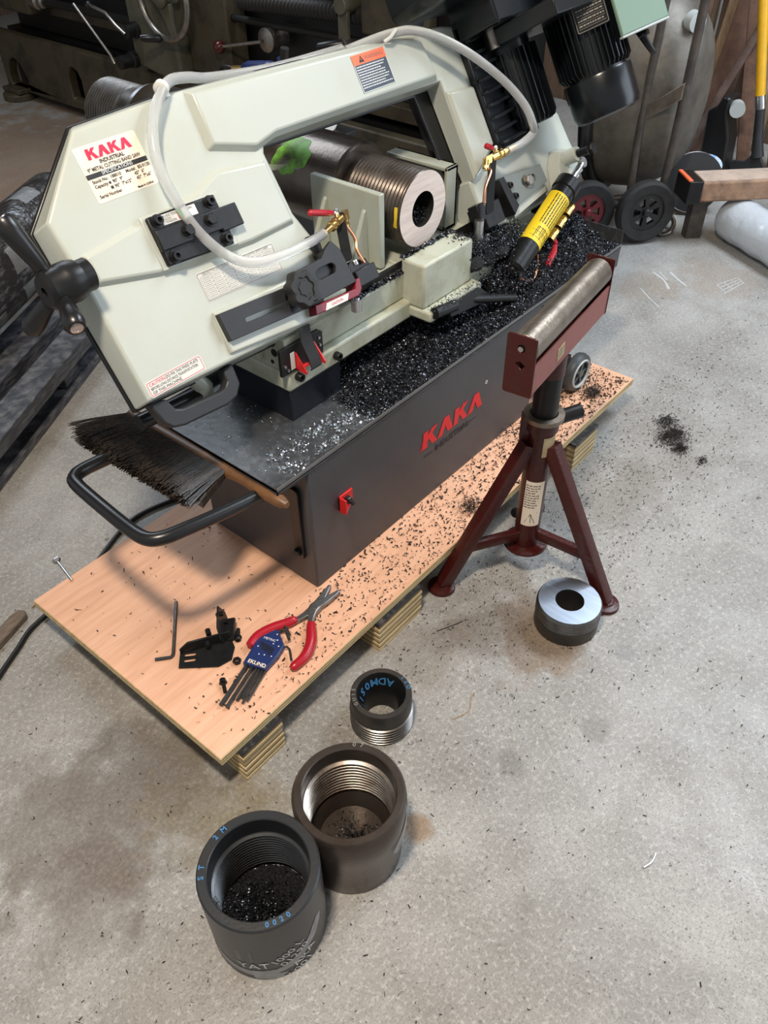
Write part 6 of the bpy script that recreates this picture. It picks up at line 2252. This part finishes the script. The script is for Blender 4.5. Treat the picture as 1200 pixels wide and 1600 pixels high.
lever((-3.955, 0.435, 0.05), 0.032, 0.10, [(-4.00, 0.425, 0.15), (-4.02, 0.46, 0.15), (-4.25, 0.66, 0.15)], 0.0075)
lever((-3.90, 0.575, 0.05), 0.030, 0.07, [(-3.905, 0.565, 0.12), (-3.955, 0.60, 0.13), (-4.02, 0.645, 0.13), (-4.15, 0.665, 0.13)], 0.008, 0.019)
mb = MB()
hw = LF(-3.575, 0.755, 0.11)
wx = Vector((-1, 0, 0))
prof = [(0.170 + 0.015 * math.cos(2 * PI * k / 12), 0.015 * math.sin(2 * PI * k / 12)) for k in range(12)]
mb.lathe(prof, hw, wx, 48, closed=True)
hwo = mb.build('handwheel', M['oldsteel'], la_)
for k in range(3):
    a = -PI / 2 + 0.25 + 2 * PI * k / 3
    f4 = frame(hw, (0, -1, 0), (0, 0, 1), wx)
    d_ = Vector((math.cos(a), math.sin(a)))
    n_ = Vector((-d_.y, d_.x))
    mb = MB()
    mb.prism([tuple(d_ * 0.03 + n_ * 0.045), tuple(d_ * 0.03 - n_ * 0.045), tuple(d_ * 0.10 - n_ * 0.022), tuple(d_ * 0.165 - n_ * 0.014), tuple(d_ * 0.165 + n_ * 0.014), tuple(d_ * 0.10 + n_ * 0.022)], -0.012, 0.008, f4)
    mb.build('spoke', M['lathelight'], hwo, bevel=0.003)
mb = MB()
mb.lathe([(0.04, -0.06), (0.04, 0.02), (0.025, 0.03)], hw, wx, 24)
mb.build('wheel_hub', M['lathelight'], hwo)
mb = MB()
hp0 = LF(-3.615, 0.585, 0.12)
mb.lathe([(0.010, 0.0), (0.017, 0.01), (0.019, 0.08), (0.014, 0.10)], hp0, Vector((-0.75, 0.6, 0.1)), 18)
mb.build('wheel_grip', M['black'], hwo)
mb = MB()
mb.tube([LF(-3.06, 0.626, 0.0), LF(-3.31, 0.575, 0.02)], 0.0075, 10)
mb.lathe([(0.05, -0.10), (0.05, 0.0), (0.025, 0.01)], LF(-3.05, 0.63, -0.02), LF(0, 0, 1) - LF(0, 0, 0), 20)
lv = mb.build('feed_lever', M['oldsteel'], la_)
mb = MB()
mb.sphere(LF(-3.325, 0.572, 0.02), 0.030, 18)
mb.build('lever_ball', M['brownball'], lv, label='brown red ball knob')
# ribbed screw cover
mb = MB()
prof = []
for k in range(46):
    h = 0.022 * k
    prof += [(0.026, h), (0.037, h + 0.008), (0.037, h + 0.013), (0.026, h + 0.020)]
mb.lathe(prof, LF(-3.20, 0.765, -0.03), LF(-2.15, 0.81, -0.03) - LF(-3.20, 0.765, -0.03), 20)
mb.build('screw_cover', M['darkplastic'], la_)
# crank
mb = MB()
mb.prism(rrect(-2.535, 0.69, -2.485, 0.86, 0.02), 0.04, 0.06, LF)
mb.cyl(LF(-2.51, 0.84, -0.10), LF(-2.51, 0.84, 0.075), 0.032, n=20)
ck = mb.build('crank_arm', M['lathelight'], la_, bevel=0.003)
mb = MB()
mb.lathe([(0.012, 0), (0.018, 0.01), (0.017, 0.11), (0.012, 0.12)], LF(-2.495, 0.71, 0.06), Vector((-0.55, 0.8, -0.12)), 16)
mb.build('crank_grip', M['black'], ck)
mb = MB()
mb.cyl(LF(-2.495, 0.71, 0.03), LF(-2.495, 0.71, 0.075), 0.017, n=14)
mb.build('crank_pin', M['oldsteel'], ck)
mb = MB()
mb.box2((-2.45, 0.74, -0.16), (-2.2, 1.1, 0.02), LF)
mb.build('saddle_block', M['lathe'], la_, bevel=0.01)
for yb in (5.33,):
    mb = MB()
    mb.lathe([(0.10, 0.0), (0.10, 0.035), (0.085, 0.045)], (2.80, yb, 0.0), UPV, 28)
    mb.box2((2.74, yb - 0.10, 0.045), (2.88, yb + 0.08, 0.07))
    mb.build('levelling_foot', M['lathe'], la_, bevel=0.004)
mb = MB()
mb.box2((2.84, 2.2, 0.0), (3.2, 2.5, 0.05))
mb.build('levelling_foot', M['lathe'], la_)

# blow gun resting on the far side of the saw
bg_ = thing('air_blow_gun', 'blue air blow gun with brass ends resting behind the saw bow', 'blow gun', (2.0, 2.2, 0.80))
mb = MB()
mb.tube([W(2.0, 2.285, 0.798), W(2.0, 2.255, 0.802), W(2.0, 2.20, 0.806), W(2.0, 2.15, 0.812), W(2.0, 2.115, 0.818)], [0.012, 0.024, 0.029, 0.030, 0.014], 16, smooth=4)
mb.tube([W(2.0, 2.10, 0.800), W(2.0, 2.09, 0.856)], 0.021, 12)
mb.build('grip', M['bluesleeve'], bg_)
mb = MB()
mb.tube([W(2.0, 2.335, 0.790), W(2.0, 2.285, 0.798)], 0.010, 10)
mb.tube([W(2.0, 2.09, 0.830), W(2.0, 2.03, 0.838)], 0.009, 10)
mb.build('fitting', M['brass'], bg_)
mb = MB()
mb.cyl(W(2.0, 2.088, 0.852), W(2.0, 2.080, 0.888), 0.014, n=14)
mb.build('trigger_cap', M['darkplastic'], bg_)
mb = MB()
mb.tube([W(2.0, 2.335, 0.790), W(2.0, 2.39, 0.785), W(2.0, 2.43, 0.73), W(1.99, 2.44, 0.63)], 0.006, 8, smooth=6)
mb.build('air_hose', M['cable'], bg_)
mb = MB()
mb.box2((1.9, 2.0, 0.0), (2.12, 2.46, 0.60))
mb.box2((1.86, 1.96, 0.60), (2.2, 2.5, 0.62))
wb = thing('bench_box', 'low dark bench box behind the shaft in the vise', 'bench', (2.0, 2.2, 0))
mb.box2((1.94, 2.03, 0.62), (2.06, 2.38, 0.776))
mb.build('carcass', M['lathedark'], wb, bevel=0.004)
mb = MB()
mb.tube([W(2.12, 2.16, 0.66), W(2.12, 2.02, 0.66)], [0.05, 0.055], 20)
tag(mb.build('plastic_sleeve', M['whitelabel'], bevel=0.01), 'off-white rounded sleeve lying behind the shaft on the low bench', 'sleeve')

# ================================================================= WHEELED CART TIPPED UPRIGHT (right rear)
ct = thing('wheelbarrow', 'old steel barrow with two wheels stood on end against the wall', 'wheelbarrow', (3.35, 1.42, 0))
mb = MB()
loops = []
for k in range(14):
    t = k / 13
    s_ = math.cos(t * PI / 2 * 0.94) ** 0.55
    yv = 1.66 - 0.34 * math.sin(t * PI / 2)
    loops.append([W(3.55 + 0.26 * s_ * math.cos(a), yv, 0.52 + 0.40 * s_ * math.sin(a)) for a in [2 * PI * q / 40 for q in range(40)]])
mb.loft(loops, False, True)
tub = mb.build('tub', M['drum'], ct)
mb = MB()
ring = [W(3.55 + 0.268 * math.cos(a), 1.665, 0.52 + 0.408 * math.sin(a)) for a in [2 * PI * q / 48 for q in range(49)]]
mb.tube(ring, 0.032, 12)
mb.build('rim', M['black'], ct)
for pts, r in (([(3.33, 1.432, 0.14), (3.33, 1.445, 0.48), (3.35, 1.445, 0.95)], 0.016), ([(3.40, 1.330, 0.10), (3.36, 1.305, 0.42), (3.35, 1.300, 0.95)], 0.017)):
    mb = MB()
    mb.tube([W(*p) for p in pts], r, 12, smooth=4)
    mb.build('frame_tube', M['tubedark'], ct)
mb = MB()
mb.loft([[W(3.325, 1.455, 0.455), W(3.325, 1.30, 0.575), W(3.325, 1.30, 0.635), W(3.325, 1.455, 0.515)], [W(3.345, 1.455, 0.455), W(3.345, 1.30, 0.575), W(3.345, 1.30, 0.635), W(3.345, 1.455, 0.515)]])
mb.build('cross_brace', M['rollersteel'], ct, bevel=0.003)
mb = MB()
mb.tube([W(3.28, 1.62, 0.075), W(3.30, 1.52, 0.13), W(3.315, 1.36, 0.125)], 0.017, 12, smooth=4)
mb.tube([W(3.28, 1.66, 0.06), W(3.36, 1.54, 0.12), W(3.40, 1.45, 0.14)], 0.015, 12, smooth=4)
mb.build('axle', M['tubedark'], ct)
mb = MB()
mb.lathe([(0.036, -0.02), (0.036, 0.02), (0.012, 0.022), (0.012, -0.022)], (3.46, 1.365, 0.81), (-0.5, -0.85, 0), 24, closed=True)
mb.build('handle_cap', M['hubgrey'], ct)


def cart_wheel(c, ax, r, hubm, parent, tread=0.055):
    c, ax = Vector(c), Vector(ax).normalized()
    mb = MB()
    h = tread / 2
    mb.lathe([(r * .62, -h * .8), (r * .9, -h), (r * .985, -h * .6), (r, 0), (r * .985, h * .6), (r * .9, h), (r * .62, h * .8)], c, ax, 48, closed=True)
    w = mb.build('wheel', M['rubber'], parent)
    up_ = Vector((0, 0, 1))
    e1_ = ax.cross(up_).normalized()
    f5 = frame(c, e1_, ax.cross(e1_), ax)
    mb = MB()
    holes = []
    for k in range(6):
        a = 2 * PI * k / 6
        d0_, d1_ = r * 0.20, r * 0.46
        holes.append([(d0_ * math.cos(a - .25), d0_ * math.sin(a - .25)), (d1_ * math.cos(a - .30), d1_ * math.sin(a - .30)), (d1_ * math.cos(a + .30), d1_ * math.sin(a + .30)), (d0_ * math.cos(a + .25), d0_ * math.sin(a + .25))])
    mb.holed(circle(0, 0, r * .64, 36), holes, -0.004, h * .55, f5)
    mb.lathe([(r * .13, 0), (r * .13, h * 1.1), (r * .09, h * 1.25)], c, ax, 18)
    mb.build('wheel_hub', hubm, w)
    return w


cart_wheel((3.315, 1.348, 0.133), (-0.62, -0.78, 0.05), 0.128, M['darkplastic'], ct)
cart_wheel((3.17, 1.545, 0.130), (-0.62, -0.78, 0.05), 0.125, mat('dark_red_hub', (0.13, 0.008, 0.014), 0.4), ct)

# ================================================================= THINGS LEANING AND LYING BY THE WALL
def leaning(name, p0, p1, w, t, m, label, cat, group=None, face=(-1, -0.25, 0.15)):
    p0, p1 = Vector(p0), Vector(p1)
    ax = (p1 - p0).normalized()
    s_ = ax.cross(Vector(face)).normalized()
    fr = frame(p0, s_, ax, s_.cross(ax))
    mb = MB()
    L = (p1 - p0).length
    mb.prism([(-w / 2, 0), (w / 2, 0), (w / 2, L), (-w / 2, L)], -t / 2, t / 2, fr)
    o = mb.build(name, m, bevel=0.004)
    tag(o, label, cat, group)
    return o


leaning('steel_plank', (4.42, 1.74, 0.0), (4.62, 1.80, 1.25), 0.115, 0.03, M['rustybar'], 'broad brown plank leaning on the wall just right of the barrow', 'plank', 'planks leaning on the wall')
leaning('rough_plank', (4.55, 1.675, 0.0), (4.72, 1.62, 1.15), 0.075, 0.03, M['palewood'], 'pale split plank leaning on the wall left of the round pipe', 'plank', 'planks leaning on the wall')
leaning('dark_plank', (4.50, 1.60, 0.0), (4.70, 1.53, 1.2), 0.12, 0.02, M['rustybar'], 'dark wide plank leaning behind the round rusty pipe', 'plank', 'planks leaning on the wall')
mb = MB()
mb.cyl(W(4.40, 1.645, 0.0), W(4.42, 1.36, 0.80), 0.019, n=18)
tag(mb.build('rusty_pipe', M['rustypipe']), 'thin rusty pipe leaning at a slant across the planks', 'pipe')
leaning('brown_post', (4.42, 1.335, 0.0), (4.50, 1.56, 1.0), 0.062, 0.04, M['rustybar'], 'brown upright post standing between the black tank and the shovel', 'post')
leaning('thin_plank', (4.70, 1.375, 0.0), (4.80, 1.59, 1.1), 0.045, 0.02, M['palewood'], 'narrow greyish plank leaning behind the brown post', 'plank', 'planks leaning on the wall')
leaning('dark_post', (4.50, 1.20, 0.0), (4.58, 1.46, 1.1), 0.07, 0.03, M['wallwood'], 'dark post leaning on the wall right of the yellow shovel handle', 'post')
sh = thing('shovel', 'yellow handled shovel leaning on the wall at the right edge', 'shovel', (4.3, 1.25, 0))
s0, s1, s2 = W(4.30, 1.290, 0.32), W(4.30, 1.308, 0.375), W(4.34, 1.50, 1.05)
mb = MB()
mb.cyl(s1, s2, 0.0225, n=18)
shh = mb.build('handle', M['yellowfibre'], sh, label='yellow handle')
mb = MB()
mb.cyl(s0, s1, 0.0245, n=18)
mb.build('ferrule', M['zinc'], sh)
mb = MB()
mb.tube([s0, W(4.29, 1.262, 0.20), W(4.28, 1.235, 0.115)], [0.022, 0.022, 0.030], 16)
mb.build('socket', M['greyblack'], sh)
mb = MB()
mb.loft([[W(4.27, 1.35, 0.0), W(4.27, 1.34, 0.085), W(4.275, 1.285, 0.09), W(4.28, 1.262, 0.125), W(4.28, 1.215, 0.12), W(4.27, 1.16, 0.05), W(4.27, 1.15, 0.0)], [W(4.255, 1.35, 0.0), W(4.255, 1.34, 0.085), W(4.26, 1.285, 0.09), W(4.265, 1.262, 0.125), W(4.265, 1.215, 0.12), W(4.255, 1.16, 0.05), W(4.255, 1.15, 0.0)]])
mb.build('blade', M['greyblack'], sh, bevel=0.003)
tk = thing('black_tank', 'black plastic can with a notched shoulder standing by the wall', 'can', (4.2, 1.42, 0))
mb = MB()
TF = frame((4.2, 0, 0), (0, -1, 0), (0, 0, 1), (-1, 0, 0))
mb.prism([(-1.475, 0.03), (-1.345, 0.03), (-1.36, 0.20), (-1.395, 0.30), (-1.395, 0.375), (-1.432, 0.380), (-1.45, 0.33), (-1.49, 0.305), (-1.487, 0.25)], -0.09, 0.03, TF)
mb.build('body', M['black'], tk, bevel=0.010)
mb = MB()
mb.cyl(TF(-1.375, 0.33, -0.02), TF(-1.355, 0.33, 0.02), 0.035, n=20)
mb.build('cap', M['hubgrey'], tk)
# cut-off disc and pedal behind the timber
dk = thing('cutting_disc_stand', 'round dark disc stand with a thin pale edge behind the timber beam', 'disc stand', (3.75, 1.34, 0))
mb = MB()
dax = Vector((-0.75, -0.55, 0.35)).normalized()
mb.lathe([(0.0001, 0.0), (0.122, 0.0), (0.126, 0.004), (0.126, 0.030), (0.0001, 0.034)], (3.76, 1.335, 0.125), dax, 48)
mb.build('disc', M['darkplastic'], dk)
mb = MB()
mb.lathe([(0.126, 0.010), (0.1285, 0.012), (0.1285, 0.018), (0.126, 0.020)], (3.76, 1.335, 0.125), dax, 48, closed=True)
mb.build('disc_edge', M['zinc'], dk)
mb = MB()
mb.cyl(W(3.62, 1.42, 0.10), W(3.50, 1.40, 0.075), 0.014, n=12)
mb.tube([W(3.54, 1.33, 0.06), W(3.50, 1.28, 0.04), W(3.44, 1.27, 0.02), W(3.42, 1.30, 0.008), W(3.45, 1.33, 0.006)], 0.010, 10, smooth=4)
mb.build('foot_pedal', M['oldsteel'], dk)
mb = MB()
mb.lathe([(0.0001, 0.0), (0.058, 0.0), (0.060, 0.004), (0.060, 0.012), (0.05, 0.014), (0.0001, 0.012)], (3.90, 1.33, 0.16), (-0.35, -0.25, 0.9), 36)
ld = mb.build('tin_lid', mat('lid_blue_white', (0.60, 0.66, 0.72), 0.35, col2=(0.15, 0.38, 0.75), scale=16, thr=(0.45, 0.6)))
tag(ld, 'blue and white round tin lid lying behind the timber beam', 'lid')
mb = MB()
mb.lathe([(0.05, 0.0), (0.05, 0.155)], (3.91, 1.34, 0.0), UPV, 28)
tag(mb.build('paint_tin', M['darkplastic']), 'dark tin under the blue and white lid', 'tin')
# timber beam with a dark end
tm = thing('squared_timber', 'rough squared timber beam with dark painted end and red edge lying on the right', 'timber', (3.6, 1.05, 0.18))
td = Vector((0.212, -0.213, 0)).normalized()
tn = Vector((td.y, -td.x, 0)) * -1          # towards the wall
tfm = frame((3.40, 1.162, 0.187), td, Vector((0.70, 0.72, 0)), UPV)
mb = MB()
mb.box2((0.0, 0.0, 0.0), (0.85, 0.13, 0.085), tfm)
mb.build('beam', M['timber'], tm, bevel=0.010)
mb = MB()
mb.box2((0.01, 0.008, 0.084), (0.85, 0.122, 0.0865), tfm)
mb.build('sawn_top', M['timbertop'], tm)
mb = MB()
mb.box2((-0.055, -0.004, -0.004), (0.004, 0.134, 0.089), tfm)
mb.build('painted_end', M['blackox'], tm, bevel=0.004)
mb = MB()
mb.box2((-0.057, 0.004, 0.086), (-0.040, 0.128, 0.094), tfm)
mb.build('red_edge', M['orange'], tm, bevel=0.002)
mb = MB()
mb.box2((0.02, 0.075, -0.186), (0.085, 0.125, -0.001), tfm)
mb.build('shade_toned_support', M['tubedark'], tm)  # dark tone makes this added prop read as shade under the beam
# bubble wrap roll
rl0, rl1 = W(3.60, 1.09, 0.092), W(3.29, 0.53, 0.092)
ro_ = thing('plastic_film_roll', 'fat roll of clear plastic film lying on the floor at the right edge', 'plastic roll', (3.45, 0.85, 0))
mb = MB()
ax = (rl1 - rl0).normalized()
Lr = (rl1 - rl0).length
prof = [(0.0001, 0.0), (0.055, 0.0), (0.078, 0.012), (0.090, 0.04)] + [(0.090 + 0.002 * math.sin(k * 1.9), 0.06 + k * Lr / 16) for k in range(14)] + [(0.08, Lr)]
mb.lathe(prof, rl0, ax, 40)
mb.build('roll', M['wrap'], ro_)
mb = MB()
mb.tube([W(3.44, 0.80, 0.012), W(3.425, 0.785, 0.016), W(3.41, 0.80, 0.010), W(3.40, 0.78, 0.012), W(3.385, 0.79, 0.006)], 0.006, 8, smooth=4)
mb.build('film_tail', M['wrap'], ro_)
mb = MB()
mb.lathe([(0.012, 0.0), (0.012, 0.008), (0.006, 0.010)], (2.97, 0.62, 0.0), UPV, 6)
tag(mb.build('lost_nut', M['keysteel'], flat=True), 'single dark nut on the bare floor left of the plastic roll', 'nut')

# ---- marks scratched and chalked on the slab
mk = mat('floor_scratch', (0.47, 0.47, 0.46), 0.7)
FL = lambda a, b, d=0.0: Vector((a, b, d))
for pts, w in (([(3.090, 1.168), (3.05, 1.10), (2.994, 1.053)], 0.010), ([(3.134, 1.114), (3.10, 1.07), (3.061, 1.011)], 0.010), ([(3.11, 1.15), (3.06, 1.09)], 0.006),
               ([(2.933, 1.145), (2.88, 1.08), (2.838, 1.017)], 0.005)):
    stroke(FL, pts, w, 'floor_scratch', mk, fl, d=0.0006)
q0, q1, q2, q3 = (Vector((*p, 0)) for p in ((3.147, 0.921), (3.255, 0.882), (3.229, 0.845), (3.087, 0.870)))
for k in range(4):
    t = k / 3
    a_, b_ = q0.lerp(q3, t), q1.lerp(q2, t)
    stroke(FL, [tuple(a_)[:2], tuple(a_.lerp(b_, 0.5))[:2], tuple(b_)[:2]], 0.0045, 'chalk_line', mk, fl, d=0.0006)
for k in range(4):
    t = k / 3
    a_, b_ = q0.lerp(q1, t), q3.lerp(q2, min(1, t + 0.12))
    stroke(FL, [tuple(a_)[:2], tuple(a_.lerp(b_, 0.5))[:2], tuple(b_)[:2]], 0.0045, 'chalk_line', mk, fl, d=0.0006)
# bright flakes on the bed behind the shaft
V, Fq = curls(240, lambda n: np.stack([rng.normal(1.80, 0.03, n), rng.normal(1.265, 0.022, n), np.full(n, 0.6688)], -1), 0.004, 0.010, flat=0.8, wid=(0.25, 0.6))
tag(raw('bright_flakes', V, Fq, M['flake']), 'small patch of pale shiny chips on the bed just right of the sawn shaft face', 'swarf', kind='stuff')
